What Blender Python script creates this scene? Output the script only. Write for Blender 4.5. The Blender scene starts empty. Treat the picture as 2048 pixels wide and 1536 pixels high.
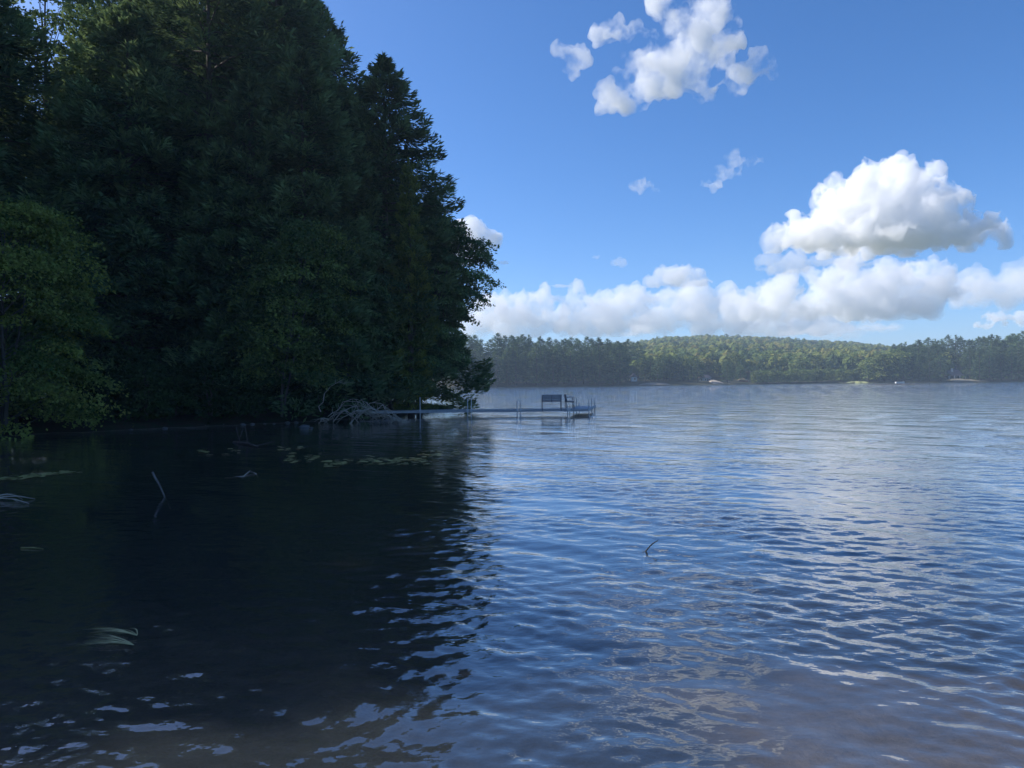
import bpy, bmesh, math, random
import numpy as np
from mathutils import Vector, Matrix, noise as mnoise

R = math.radians
SC = bpy.context.scene
COL = SC.collection

# ------------------------------------------------------------------ camera
CAM_Z = 2.0
FPX = 1500.0                       # focal length in pixels of the 2048 px wide photograph
_roll, _pitch = R(0.62), R(-0.08)
_right = Vector((math.cos(_roll), 0, -math.sin(_roll)))
_fwd = Vector((0, math.cos(_pitch), math.sin(_pitch)))
_up = _right.cross(_fwd).normalized()
_right = _fwd.cross(_up).normalized()
camd = bpy.data.cameras.new('camera')
camd.sensor_width = 36.0
camd.lens = 36.0 * FPX / 2048.0
camd.clip_start, camd.clip_end = 0.05, 90000.0
cam = bpy.data.objects.new('camera', camd)
_m = Matrix((_right, _up, -_fwd)).transposed().to_4x4()
_m.translation = Vector((0, 0, CAM_Z))
cam.matrix_world = _m
COL.objects.link(cam)
SC.camera = cam

# ------------------------------------------------------------------ sky and sun
SUN_EL, SUN_AZ = R(39), R(69)      # azimuth to the left of the view direction
world = bpy.data.worlds.new("World")
SC.world = world
world.use_nodes = True
wn, wl = world.node_tree.nodes, world.node_tree.links
sky = wn.new('ShaderNodeTexSky')
sky.sky_type = 'NISHITA'
sky.sun_disc = False
sky.sun_elevation, sky.sun_rotation = SUN_EL, -SUN_AZ
sky.altitude = 0
sky.air_density, sky.dust_density, sky.ozone_density = 0.75, 0.9, 6.0
bg = wn['Background']
bg.inputs['Strength'].default_value = 0.135
sat = wn.new('ShaderNodeHueSaturation')
sat.inputs['Saturation'].default_value = 1.17
wl.new(sky.outputs[0], sat.inputs['Color'])
wb = wn.new('ShaderNodeMix'); wb.data_type = 'RGBA'; wb.blend_type = 'MULTIPLY'; wb.inputs[0].default_value = 1.0
wb.inputs[7].default_value = (1.0, 0.965, 1.0, 1.0)
wl.new(sat.outputs[0], wb.inputs[6])
wl.new(wb.outputs[2], bg.inputs['Color'])
sund = bpy.data.lights.new('sun', 'SUN')
sund.energy, sund.angle, sund.color = 4.7, R(0.5), (1.0, 0.94, 0.85)
sun = bpy.data.objects.new('sun', sund)
SUN_DIR = Vector((-math.sin(SUN_AZ) * math.cos(SUN_EL), math.cos(SUN_AZ) * math.cos(SUN_EL), math.sin(SUN_EL)))
sun.rotation_euler = SUN_DIR.to_track_quat('Z', 'Y').to_euler()
sun.location = (-60, 20, 60)
COL.objects.link(sun)

# ------------------------------------------------------------------ exposure and sampling
vs = SC.view_settings
vs.view_transform, vs.look, vs.gamma, vs.use_curve_mapping = 'Standard', 'None', 1.0, False
vs.exposure = 0.50
cy = SC.cycles
cy.max_bounces, cy.diffuse_bounces, cy.glossy_bounces = 24, 4, 3
cy.transmission_bounces, cy.transparent_max_bounces, cy.volume_bounces = 4, 12, 22
cy.caustics_reflective = cy.caustics_refractive = False
cy.sample_clamp_indirect = 8.0
cy.use_denoising = True
cy.use_adaptive_sampling = True
cy.adaptive_threshold = 0.02

# ------------------------------------------------------------------ helpers
rng = np.random.default_rng(11)

def at(px, py, Y):                 # the point seen at photo pixel (px, py) at depth Y
    d = _fwd + _right * ((px - 1024) / FPX) + _up * ((768 - py) / FPX)
    return Vector((0, 0, CAM_Z)) + d * (Y / d.y)

def on(px, py, z=0.0):             # the point seen at photo pixel (px, py) at height z
    d = _fwd + _right * ((px - 1024) / FPX) + _up * ((768 - py) / FPX)
    return Vector((0, 0, CAM_Z)) + d * ((z - CAM_Z) / d.z)

def tag(o, label=None, cat=None, group=None, kind=None):
    if label: o['label'] = label
    if cat: o['category'] = cat
    if group: o['group'] = group
    if kind: o['kind'] = kind
    return o

def link(name, me, m=None, parent=None):
    if m is not None and not me.materials: me.materials.append(m)
    o = bpy.data.objects.new(name, me)
    COL.objects.link(o)
    if parent: o.parent = parent
    return o

def empty(name, loc=(0, 0, 0), rz=0.0):
    o = bpy.data.objects.new(name, None)
    o.location = loc
    o.rotation_euler = (0, 0, rz)
    o.empty_display_size = 0.2
    COL.objects.link(o)
    return o

def np_mesh(name, verts, faces, smooth=False, attr=None):
    """faces: (n,k) int array, all of one size; attr: (name, per-face rgb)"""
    me = bpy.data.meshes.new(name)
    v = np.asarray(verts, dtype=np.float32).reshape(-1, 3)
    f = np.asarray(faces, dtype=np.int32)
    n, k = f.shape
    me.vertices.add(len(v)); me.vertices.foreach_set('co', v.ravel())
    me.loops.add(n * k); me.loops.foreach_set('vertex_index', f.ravel())
    me.polygons.add(n)
    me.polygons.foreach_set('loop_start', np.arange(0, n * k, k, dtype=np.int32))
    me.polygons.foreach_set('loop_total', np.full(n, k, dtype=np.int32))
    me.polygons.foreach_set('use_smooth', np.full(n, smooth, dtype=bool))
    me.update(calc_edges=True)
    if attr is not None:
        a = me.attributes.new(attr[0], 'FLOAT_COLOR', 'FACE')
        c = np.ones((n, 4), dtype=np.float32); c[:, :3] = attr[1]
        a.data.foreach_set('color', c.ravel())
    return me

class Tubes:
    """collects tapered tubes and boxes into one mesh"""
    def __init__(s): s.v, s.f, s.n = [], [], 0
    def tube(s, pts, radii, sides=6, cap=True):
        pts = [Vector(p) for p in pts]
        prev = None; rings = []
        for i, p in enumerate(pts):
            d = (pts[min(i + 1, len(pts) - 1)] - pts[max(i - 1, 0)]).normalized()
            if prev is None:
                a = d.orthogonal().normalized()
            else:
                a = (prev - d * prev.dot(d)).normalized()
            prev = a; b = d.cross(a)
            for k in range(sides):
                t = 2 * math.pi * k / sides
                s.v.append(p + (a * math.cos(t) + b * math.sin(t)) * radii[i])
            rings.append(s.n); s.n += sides
        for r0, r1 in zip(rings, rings[1:]):
            for k in range(sides):
                k2 = (k + 1) % sides
                s.f.append((r0 + k, r0 + k2, r1 + k2, r1 + k))
        if cap:
            s.f.append(tuple(rings[0] + k for k in reversed(range(sides))))
            s.f.append(tuple(rings[-1] + k for k in range(sides)))
        return s
    def box(s, x0, x1, y0, y1, z0, z1):
        b = s.n
        for x, y, z in ((x0,y0,z0),(x1,y0,z0),(x1,y1,z0),(x0,y1,z0),(x0,y0,z1),(x1,y0,z1),(x1,y1,z1),(x0,y1,z1)):
            s.v.append(Vector((x, y, z)))
        for q in ((3,2,1,0),(4,5,6,7),(0,1,5,4),(1,2,6,5),(2,3,7,6),(3,0,4,7)):
            s.f.append(tuple(b + i for i in q))
        s.n += 8
        return s
    def hull(s, verts, faces):
        b = s.n
        s.v += [Vector(v) for v in verts]; s.n += len(verts)
        s.f += [tuple(b + i for i in q) for q in faces]
        return s
    def mesh(s, name, smooth=False):
        me = bpy.data.meshes.new(name)
        me.from_pydata([tuple(v) for v in s.v], [], s.f)
        if smooth:
            for p in me.polygons: p.use_smooth = True
        me.update()
        return me
    def build(s, name, m, parent=None, smooth=False):
        return link(name, s.mesh(name, smooth), m, parent)

# ------------------------------------------------------------------ materials
def new_mat(name):
    m = bpy.data.materials.new(name)
    m.use_nodes = True
    nt = m.node_tree
    nt.nodes.clear()
    out = nt.nodes.new('ShaderNodeOutputMaterial')
    return m, nt.nodes, nt.links, out

def noise_node(N, L, scale, detail=4, rough=0.6, coord='Object', stretch=None):
    tc = N.new('ShaderNodeTexCoord')
    t = N.new('ShaderNodeTexNoise')
    t.inputs['Scale'].default_value = scale
    t.inputs['Detail'].default_value = detail
    t.inputs['Roughness'].default_value = rough
    if stretch:
        mp = N.new('ShaderNodeMapping'); mp.inputs['Scale'].default_value = stretch
        L.new(tc.outputs[coord], mp.inputs[0]); L.new(mp.outputs[0], t.inputs['Vector'])
    else:
        L.new(tc.outputs[coord], t.inputs['Vector'])
    return t

def ramp(N, L, fac, stops):
    r = N.new('ShaderNodeValToRGB')
    e = r.color_ramp.elements
    while len(e) < len(stops): e.new(0.5)
    for el, (p, c) in zip(e, stops): el.position = p; el.color = (*c, 1)
    L.new(fac, r.inputs[0])
    return r

def surf_mat(name, c0, c1, scale=3.0, rough=0.8, bump=0.3, bscale=None, stretch=None, coord='Object', spec=0.3, metal=0.0, dist=0.02):
    m, N, L, out = new_mat(name)
    b = N.new('ShaderNodeBsdfPrincipled')
    b.inputs['Roughness'].default_value = rough
    b.inputs['Specular IOR Level'].default_value = spec
    b.inputs['Metallic'].default_value = metal
    t = noise_node(N, L, scale, 6, 0.65, coord, stretch)
    r = ramp(N, L, t.outputs['Fac'], [(0.3, c0), (0.7, c1)])
    L.new(r.outputs[0], b.inputs['Base Color'])
    if bump:
        t2 = noise_node(N, L, bscale or scale * 4, 6, 0.7, coord, stretch)
        bp = N.new('ShaderNodeBump'); bp.inputs['Strength'].default_value = bump; bp.inputs['Distance'].default_value = dist
        L.new(t2.outputs['Fac'], bp.inputs['Height']); L.new(bp.outputs[0], b.inputs['Normal'])
    L.new(b.outputs[0], out.inputs['Surface'])
    return m

def leaf_mat(name, c0, c1, scale=0.6, trans=0.3, attr=None, rand=0.25, gloss=0.0):
    """leaf colour varies with position, from tree to tree, and (attr) from face to face"""
    m, N, L, out = new_mat(name)
    if attr:
        a = N.new('ShaderNodeAttribute'); a.attribute_name = attr
        base = a.outputs['Color']
    else:
        t = noise_node(N, L, scale, 3, 0.7)
        base = ramp(N, L, t.outputs['Fac'], [(0.32, c0), (0.68, c1)]).outputs[0]
    oi = N.new('ShaderNodeObjectInfo')
    mr = N.new('ShaderNodeMapRange')
    mr.inputs['To Min'].default_value, mr.inputs['To Max'].default_value = 1 - rand, 1 + rand
    L.new(oi.outputs['Random'], mr.inputs['Value'])
    hs = N.new('ShaderNodeHueSaturation')
    L.new(base, hs.inputs['Color']); L.new(mr.outputs[0], hs.inputs['Value'])
    d = N.new('ShaderNodeBsdfDiffuse'); L.new(hs.outputs[0], d.inputs['Color'])
    tr = N.new('ShaderNodeBsdfTranslucent'); L.new(hs.outputs[0], tr.inputs['Color'])
    mx = N.new('ShaderNodeMixShader'); mx.inputs[0].default_value = trans
    L.new(d.outputs[0], mx.inputs[1]); L.new(tr.outputs[0], mx.inputs[2])
    last = mx
    if gloss:
        g = N.new('ShaderNodeBsdfGlossy'); g.inputs['Roughness'].default_value = 0.45
        g.inputs['Color'].default_value = (1, 1, 1, 1)
        m2 = N.new('ShaderNodeMixShader'); m2.inputs[0].default_value = gloss
        L.new(mx.outputs[0], m2.inputs[1]); L.new(g.outputs[0], m2.inputs[2]); last = m2
    L.new(last.outputs[0], out.inputs['Surface'])
    return m

MAT = {}
# ------------------------------------------------------------------ clouds (real volumes kilometres away)
def cloud_mat(name, density, aniso=0.0, col=(0.986, 0.988, 0.993), grain=None):
    m, N, L, out = new_mat(name)
    v = N.new('ShaderNodeVolumeScatter')
    v.inputs['Color'].default_value = (*col, 1)
    v.inputs['Density'].default_value = density
    v.inputs['Anisotropy'].default_value = aniso
    L.new(v.outputs[0], out.inputs['Volume'])
    if grain is None:
        m.cycles.homogeneous_volume = True
    else:                                     # torn vapour: density follows noise through the cloud
        t = noise_node(N, L, 1 / grain, 5, 0.62)
        mr = N.new('ShaderNodeMapRange'); mr.inputs['From Min'].default_value = 0.44; mr.inputs['From Max'].default_value = 0.66
        mr.inputs['To Min'].default_value = 0.0; mr.inputs['To Max'].default_value = density * 2.2
        L.new(t.outputs['Fac'], mr.inputs['Value']); L.new(mr.outputs[0], v.inputs['Density'])
        m.cycles.volume_step_rate = 0.35
    return m

_b = bmesh.new()
bmesh.ops.create_icosphere(_b, subdivisions=2, radius=1)
ICO_V = np.array([v.co[:] for v in _b.verts]); ICO_F = np.array([[v.index for v in f.verts] for f in _b.faces])
_b.free()

def cloud(label, lobes, D, density, seed, vox=7.0, puff=1.0, base=None, rag=0.35, levels=2, depth=0.8, grain=None):
    """lobes: (px, py, rx, ry) in photo pixels; built as overlapping swellings at distance D, remeshed to one skin"""
    rd = random.Random(seed)
    k = D / FPX
    ctr = at(lobes[0][0], lobes[0][1], D)
    V, F = [], []
    def grow(c, rx, ry, rz, lev):
        F.append(ICO_F + len(V) * len(ICO_V)); V.append(ICO_V * np.array((rx, ry, rz)) + np.array(c))
        if lev == 0: return
        n = 10 if lev == levels else 6
        for i in range(n):
            z = rd.uniform(-0.35, 1.0)
            a = rd.uniform(0, 2 * math.pi)
            s = math.sqrt(1 - z * z)
            d = Vector((s * math.cos(a), s * math.sin(a), z))
            q = rd.uniform(0.28, 0.52) * puff
            r = min(rx, rz * 1.6)
            grow(c + Vector((d.x * rx, d.y * ry, d.z * rz)) * 0.92, r * q, r * q, r * q * rd.uniform(0.7, 0.95), lev - 1)
    for px, py, rx, ry in lobes:
        c = at(px, py, D) - ctr
        c.y += rd.uniform(-0.3, 0.3) * rx * k
        grow(c, rx * k, rx * k * depth, ry * k, levels)
    me = np_mesh('cloud', np.concatenate(V), np.concatenate(F))
    o = bpy.data.objects.new('tmp_cloud', me)
    COL.objects.link(o)
    md = o.modifiers.new('r', 'REMESH'); md.mode = 'VOXEL'; md.voxel_size = vox * k; md.use_smooth_shade = True
    dg = bpy.context.evaluated_depsgraph_get()
    me2 = bpy.data.meshes.new_from_object(o.evaluated_get(dg))
    bpy.data.objects.remove(o); bpy.data.meshes.remove(me)
    n = len(me2.vertices)
    co = np.empty(n * 3, np.float32); me2.vertices.foreach_get('co', co); co = co.reshape(-1, 3)
    no = np.empty(n * 3, np.float32); me2.vertices.foreach_get('normal', no); no = no.reshape(-1, 3)
    amp = rag * 40 * k
    f1 = 1 / (38 * k)
    off = Vector((seed * 3.1, seed * 1.7, 0))
    h = np.array([mnoise.fractal(Vector(p) * f1 + off, 0.8, 2.1, 5) for p in co.tolist()], np.float32)
    co += no * (h * amp)[:, None]
    if base is not None:                       # flat condensation level
        zb = at(lobes[0][0], base, D).z - ctr.z
        low = co[:, 2] < zb
        co[low, 2] = zb + (co[low, 2] - zb) * 0.18
    me2.vertices.foreach_set('co', co.ravel()); me2.update()
    t_ = bpy.data.objects.new('tmp_cloud', me2); COL.objects.link(t_)      # one clean skin again, without folds
    md = t_.modifiers.new('r', 'REMESH'); md.mode = 'VOXEL'; md.voxel_size = vox * k * 0.8; md.use_smooth_shade = True
    me3 = bpy.data.meshes.new_from_object(t_.evaluated_get(bpy.context.evaluated_depsgraph_get()))
    bpy.data.objects.remove(t_); bpy.data.meshes.remove(me2); me2 = me3
    me2.materials.clear()
    o = link('cloud', me2, cloud_mat('cloud_vapour', density, grain=grain and grain * k))
    o.location = ctr
    tag(o, label, 'cloud')
    return o

cloud('big white cumulus cloud with a tall rounded dome above the right end of the hills',
      [(1775, 450, 100, 52), (1785, 395, 70, 58), (1798, 358, 44, 34), (1692, 425, 52, 38), (1668, 378, 22, 20),
       (1640, 462, 60, 30), (1588, 488, 48, 14), (1850, 428, 40, 42), (1905, 468, 52, 22), (1968, 458, 40, 18), (1760, 484, 150, 20)],
      6000, 0.0110, 3, vox=2.0, base=503, rag=1.0, levels=3)
cloud('ragged torn white cloud drifting alone at the top of the sky',
      [(1370, 110, 70, 50), (1390, 45, 75, 50), (1300, 140, 60, 30), (1240, 195, 50, 30), (1320, 175, 60, 20), (1440, 80, 50, 40),
       (1230, 70, 40, 26), (1145, 125, 26, 32), (1500, 140, 45, 18), (1470, 160, 30, 16), (1405, 180, 28, 22), (1525, 115, 20, 18), (1290, 75, 20, 16)],
      3200, 0.011, 5, vox=3.5, rag=0.7, depth=0.4, puff=0.9, grain=75)
cloud('small bright cumulus cloud peeping out from behind the right edge of the near trees',
      [(945, 470, 30, 30), (972, 480, 26, 20), (950, 505, 24, 16), (920, 490, 40, 40)], 4500, 0.014, 8, vox=3.0, rag=0.4)
cloud('small flat white puff of cloud just right of the near trees',
      [(1008, 526, 10, 4), (1000, 527, 8, 3)], 4500, 0.012, 9, vox=1.5, rag=0.15)
cloud('long wispy cloud streak halfway up the middle of the sky',
      [(1450, 352, 28, 14), (1420, 370, 26, 7), (1470, 335, 16, 12), (1500, 325, 30, 7)], 5000, 0.004, 12, vox=2.5, rag=0.6, depth=0.5, grain=40)
cloud('small round wisp of cloud left of the long wispy streak',
      [(1284, 376, 16, 12), (1310, 382, 12, 5)], 5000, 0.0055, 13, vox=2.5, rag=0.5, depth=0.5, grain=30)
cloud('low grey white cloud puff floating above the middle of the long cloud bank',
      [(1350, 555, 42, 18), (1305, 562, 18, 8), (1375, 566, 26, 10), (1400, 538, 14, 6)], 9000, 0.0045, 14, vox=2.5, rag=0.5, base=575)
cloud('faint flat cloud layer right under the big domed cumulus',
      [(1570, 520, 50, 12), (1680, 520, 60, 9), (1600, 535, 40, 8), (1730, 528, 40, 7), (1540, 540, 30, 6)], 8000, 0.0035, 15, vox=2.5, rag=0.5, depth=0.5)
bank = [(x, 640 + 8 * math.sin(x * .013), 52, 30 + 6 * math.sin(x * .05)) for x in range(960, 1640, 45)]
_r = random.Random(4)
bank += [(_r.uniform(970, 1630), _r.uniform(588, 640), _r.uniform(9, 24), _r.uniform(8, 17)) for _ in range(34)]
cloud('long pale cloud bank lying low above the dark pines and the hill',
      bank + [(1000, 600, 50, 20), (1080, 600, 40, 18), (1155, 592, 22, 16), (1210, 605, 40, 16), (1290, 605, 40, 14), (1390, 598, 60, 16),
              (1540, 585, 40, 14), (1060, 625, 40, 14), (1190, 625, 40, 14), (1340, 640, 40, 12), (1480, 630, 40, 22)],
      14000, 0.0030, 16, vox=2.3, base=676, rag=0.8, depth=0.6, puff=0.85, levels=3)
cloud('broad heaped cloud bank with bright tops under the big domed cumulus',
      [(1640, 560, 26, 30), (1560, 590, 50, 26), (1500, 620, 50, 26), (1700, 560, 60, 30), (1790, 560, 80, 36), (1850, 545, 50, 22), (1700, 595, 90, 34),
       (1800, 600, 90, 28), (1880, 585, 60, 24), (1600, 610, 70, 28), (1480, 635, 26, 18), (1750, 620, 130, 16)],
      11000, 0.0038, 17, vox=2.3, base=642, rag=0.8, depth=0.6, puff=0.85, levels=3)
cloud('thin grey cloud bank at the right end of the sky, beside the heaped bank',
      [(1930, 570, 50, 24), (2000, 570, 60, 26), (2080, 560, 80, 30), (1980, 595, 80, 18)], 12000, 0.0016, 18, vox=4.0, rag=0.6)
cloud('small creamy white cloud low above the right pines',
      [(1995, 640, 22, 14), (1970, 652, 20, 7), (2010, 650, 16, 8)], 9000, 0.008, 19, vox=1.6, rag=0.5, base=658)
cloud('little white cloud cut by the right edge of the picture, low over the pines',
      [(2050, 642, 18, 10), (2072, 638, 22, 14)], 9000, 0.008, 29, vox=1.6, rag=0.5, base=656)
cloud('low streaky cloud lying just over the right shoulder of the hill',
      [(1650, 660, 40, 9), (1690, 664, 44, 6), (1745, 656, 60, 5), (1600, 666, 40, 5)], 13000, 0.0016, 20, vox=2.0, rag=0.4)
cloud('small low cloud puff between the left pines and the crest of the hill',
      [(1282, 662, 18, 8), (1262, 668, 16, 5)], 13000, 0.0025, 21, vox=1.6, rag=0.4)
cloud('tiny faint wisp of cloud high over the dock, left of a second one', [(1194, 515, 8, 5)], 6000, 0.006, 31, vox=1.0, rag=0.25)
cloud('tiny faint wisp of cloud right of another, above the low bank', [(1238, 527, 12, 5), (1246, 530, 8, 4)], 6000, 0.004, 32, vox=1.0, rag=0.25)
cloud('thin flat sliver of cloud just over the long pale bank', [(1128, 573, 22, 3), (1110, 572, 14, 2.5)], 8000, 0.004, 33, vox=1.0, rag=0.12)
# ------------------------------------------------------------------ land, lake bed, water, hills, haze
SHORE = np.array([(-4.6, 60.5), (-5.6, 56), (-6.6, 52), (-7.4, 48.5), (-9.3, 44), (-12.4, 40), (-18.3, 35), (-21, 31.8), (-23.5, 27), (-25.5, 18),
                  (-23, 10), (-15, 5), (-8, 2.9), (0, 1.9), (12, 1.7), (60, -3), (158, -20), (158, -58), (-158, -58), (-158, 70), (-45, 84), (-22, 76), (-10, 66)], float)

def shore_dist(x, y):              # metres from the near shoreline, positive on land
    p = np.stack([x, y], -1)
    d = np.full(x.shape, 1e9); inside = np.zeros(x.shape, bool)
    n = len(SHORE)
    for i in range(n):
        a, b = SHORE[i], SHORE[(i + 1) % n]
        e = b - a; w = p - a
        t = np.clip((w @ e) / (e @ e), 0, 1)
        d = np.minimum(d, np.hypot(w[..., 0] - t * e[0], w[..., 1] - t * e[1]))
        c = ((a[1] > y) != (b[1] > y)) & (x < e[0] * (y - a[1]) / (e[1] if e[1] else 1e-9) + a[0])
        inside ^= c
    return np.where(inside, d, -d)

def waves2(x, y, seed, lam):       # smooth random field, about -1..1
    g = np.random.default_rng(seed); h = 0
    for i in range(9):
        a = g.uniform(0, 2 * np.pi); k = 2 * np.pi / lam * g.uniform(0.6, 1.8)
        h = h + np.sin(k * (x * np.cos(a) + y * np.sin(a)) + g.uniform(0, 6.3)) / 3
    return h

def ground_z(x, y):
    x, y = np.asarray(x, float), np.asarray(y, float)
    d = shore_dist(x, y)
    d = d + 0.5 * waves2(x, y, 4, 3.0) * np.clip(np.hypot(x, y - 0) / 25, 0, 1)
    land = 0.03 + 0.55 * (1 - np.exp(-np.clip(d, 0, None) / 1.6)) + 0.02 * np.clip(d, 0, 40) + 0.05 * waves2(x, y, 5, 2.0) * np.clip(d, 0, 1)
    spit = np.exp(-(((x + 4.9) / 2.2) ** 2 + ((y - 59) / 3.2) ** 2))
    land = land * (1 - 0.75 * spit)
    q = np.clip(-d, 0, None)
    bed = -3.6 * (1 - np.exp(-q * 0.055)) - 0.02 + 0.035 * waves2(x, y, 6, 1.6) * np.clip(q, 0, 1)
    return np.where(d > 0, land, bed)

def grid_mesh(name, X, Y, Z, smooth=True):
    ny, nx = X.shape
    v = np.stack([X, Y, Z], -1).reshape(-1, 3)
    i = np.arange(ny * nx).reshape(ny, nx)
    f = np.stack([i[:-1, :-1], i[:-1, 1:], i[1:, 1:], i[1:, :-1]], -1).reshape(-1, 4)
    return np_mesh(name, v, f, smooth)

# ground: leaf litter and moss on land, sand under water, painted darker with depth for light the water absorbs
m, N, L, out = new_mat('earth')
b = N.new('ShaderNodeBsdfPrincipled'); b.inputs['Roughness'].default_value = 0.95; b.inputs['Specular IOR Level'].default_value = 0.1
geo = N.new('ShaderNodeNewGeometry'); sp = N.new('ShaderNodeSeparateXYZ'); L.new(geo.outputs['Position'], sp.inputs[0])
t1 = noise_node(N, L, 1.7, 8, 0.7); t2 = noise_node(N, L, 14, 5, 0.7)
litter = ramp(N, L, t2.outputs['Fac'], [(0.3, (0.020, 0.014, 0.009)), (0.55, (0.045, 0.030, 0.018)), (0.75, (0.075, 0.055, 0.032))])
moss = ramp(N, L, t1.outputs['Fac'], [(0.45, (0, 0, 0)), (0.6, (1, 1, 1))])
mxl = N.new('ShaderNodeMix'); mxl.data_type = 'RGBA'; L.new(moss.outputs[0], mxl.inputs[0]); L.new(litter.outputs[0], mxl.inputs[6]); mxl.inputs[7].default_value = (0.025, 0.035, 0.013, 1)
t3 = noise_node(N, L, 3.2, 8, 0.75)
sand = ramp(N, L, t3.outputs['Fac'], [(0.3, (0.098, 0.082, 0.064)), (0.5, (0.165, 0.142, 0.118)), (0.72, (0.240, 0.210, 0.180))])
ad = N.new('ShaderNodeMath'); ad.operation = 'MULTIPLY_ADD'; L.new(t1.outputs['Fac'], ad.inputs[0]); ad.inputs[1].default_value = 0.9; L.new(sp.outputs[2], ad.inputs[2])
depth_dark = N.new('ShaderNodeMapRange'); depth_dark.inputs['From Min'].default_value = 0.0; depth_dark.inputs['From Max'].default_value = -1.1  # depth darkening: light lost in the water, put into the bed colour
L.new(ad.outputs[0], depth_dark.inputs['Value'])
mxs = N.new('ShaderNodeMix'); mxs.data_type = 'RGBA'; L.new(depth_dark.outputs[0], mxs.inputs[0]); L.new(sand.outputs[0], mxs.inputs[6]); mxs.inputs[7].default_value = (0.016, 0.015, 0.011, 1)
dry = N.new('ShaderNodeMapRange'); dry.inputs['From Min'].default_value = -0.04; dry.inputs['From Max'].default_value = 0.04
L.new(sp.outputs[2], dry.inputs['Value'])
mxd = N.new('ShaderNodeMix'); mxd.data_type = 'RGBA'; L.new(dry.outputs[0], mxd.inputs[0]); L.new(mxs.outputs[2], mxd.inputs[6]); L.new(mxl.outputs[2], mxd.inputs[7])
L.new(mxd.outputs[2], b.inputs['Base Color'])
bp = N.new('ShaderNodeBump'); bp.inputs['Distance'].default_value = 0.05; bp.inputs['Strength'].default_value = 0.6
L.new(t2.outputs['Fac'], bp.inputs['Height']); L.new(bp.outputs[0], b.inputs['Normal'])
L.new(b.outputs[0], out.inputs['Surface'])
MAT['earth'] = m

gx = np.concatenate([np.linspace(-157, -40, 60), np.arange(-39, 25, 0.6), np.linspace(26, 157, 66)])
gy = np.concatenate([np.linspace(-57, 0, 40), np.arange(0.4, 80, 0.6), np.linspace(81, 150, 20), np.linspace(170, 1250, 12)])
X, Y = np.meshgrid(gx, gy)
Xw = X * np.where(Y > 150, 1 + (Y - 150) / 130, 1)
tag(link('ground', grid_mesh('ground', Xw, Y, ground_z(X, np.minimum(Y, 150))), MAT['earth']), kind='structure')

# far shore and wooded hill
CREST = np.array([(-700, 22), (-250, 26), (0, 30), (143, 39), (200, 46), (257, 48), (314, 44), (365, 41), (422, 37), (479, 31), (560, 26), (700, 20), (1000, 16)], float)
def far_shore_y(x):
    return 366 + 26 * np.exp(-((x - 158) / 55.) ** 2) + 6 * waves2(x, 0 * x, 21, 90) * 0.4
def hill_z(x, y):
    x, y = np.asarray(x, float), np.asarray(y, float)
    ys = far_shore_y(x); d = y - ys
    hc = np.interp(x * 950 / np.clip(y, 500, None), CREST[:, 0], CREST[:, 1])
    t = np.clip((d - 12) / (950 - ys), 0, 1.0)
    z = np.where(d < 0, -1.5 + 0 * d, 0.25 + np.clip(d, 0, 14) * 0.09)
    z = z + hc * t ** 0.95
    z = z - np.clip(y - 980, 0, None) * 0.04
    return z + 1.2 * waves2(x, y, 23, 60) * np.clip(d / 60, 0, 1)
X, Y = np.meshgrid(np.arange(-680, 1150, 9.0), np.concatenate([np.arange(335, 430, 3.0), np.arange(432, 1400, 12.0)]))
MAT['woodland_floor'] = surf_mat('woodland_floor', (0.025, 0.028, 0.012), (0.06, 0.055, 0.03), scale=0.05, bump=0)
tag(link('hill', grid_mesh('hill', X, Y, hill_z(X, Y)), MAT['woodland_floor']), kind='structure')

# the country round about, out to the horizon
gxx, gyy = np.meshgrid(np.linspace(-40000, 40000, 9), np.linspace(-40000, 40000, 9))
MAT['country'] = surf_mat('country', (0.05, 0.075, 0.035), (0.11, 0.125, 0.075), scale=0.002, bump=0)
tag(link('land', grid_mesh('land', gxx, gyy, 0 * gxx - 5.6), MAT['country']), kind='structure')

# water surface: real ripples near by, the finest ones and the far ones as bump
ys_ = [-2.0, -0.5]
y0 = 0.6
while y0 < 75:
    ys_.append(y0); y0 += 0.012 + 0.0044 * y0
ys_ += [80, 90, 105, 125, 150, 200, 260, 320, 370, 430, 1200]
ys_ = np.array(ys_)
u = np.linspace(-1, 1, 820)
Y, U = np.meshgrid(ys_, u, indexing='ij')
X = U * (6 + 0.84 * np.clip(Y, 0, None))
step = np.maximum((6 + 0.84 * np.clip(Y, 0, None)) * 2 / 820, 0.012 + 0.0044 * np.clip(Y, 0, None))
sm = lambda a, b, v: (lambda t: t * t * (3 - 2 * t))(np.clip((v - a) / (b - a), 0, 1))
lee = 0.55 + 0.45 * sm(-4.2, 0.5, X + 0.05 * Y + 0.5 * waves2(X, Y, 31, 6))    # sheltered under the trees
g = np.random.default_rng(77)
Z = np.zeros_like(X)
def train(n, lam0, lam1, ang, spread, slope, env=None):
    global Z
    for i in range(n):
        lam = math.exp(g.uniform(math.log(lam0), math.log(lam1)))
        a = R(ang) + g.normal(0, R(spread)); k = 2 * np.pi / lam
        amp = slope / k * g.uniform(0.6, 1.4)
        w = amp * np.sin(k * (X * math.cos(a) + Y * math.sin(a)) + g.uniform(0, 6.3)) * np.clip((lam / step - 2.6) / 2.0, 0, 1)
        Z += w if env is None else w * env
gust = 0.75 + 0.4 * waves2(X, Y, 33, 4.5)
train(18, 0.55, 1.15, 228, 24, 0.0085)           # low swell from the far right
train(8, 1.3, 2.6, 235, 22, 0.003)
train(56, 0.11, 0.40, 256, 40, 0.021, gust)     # wind ripples
train(36, 0.06, 0.16, 268, 48, 0.028, gust)
Z *= lee
wm = grid_mesh('water', X, Y, Z)
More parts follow.
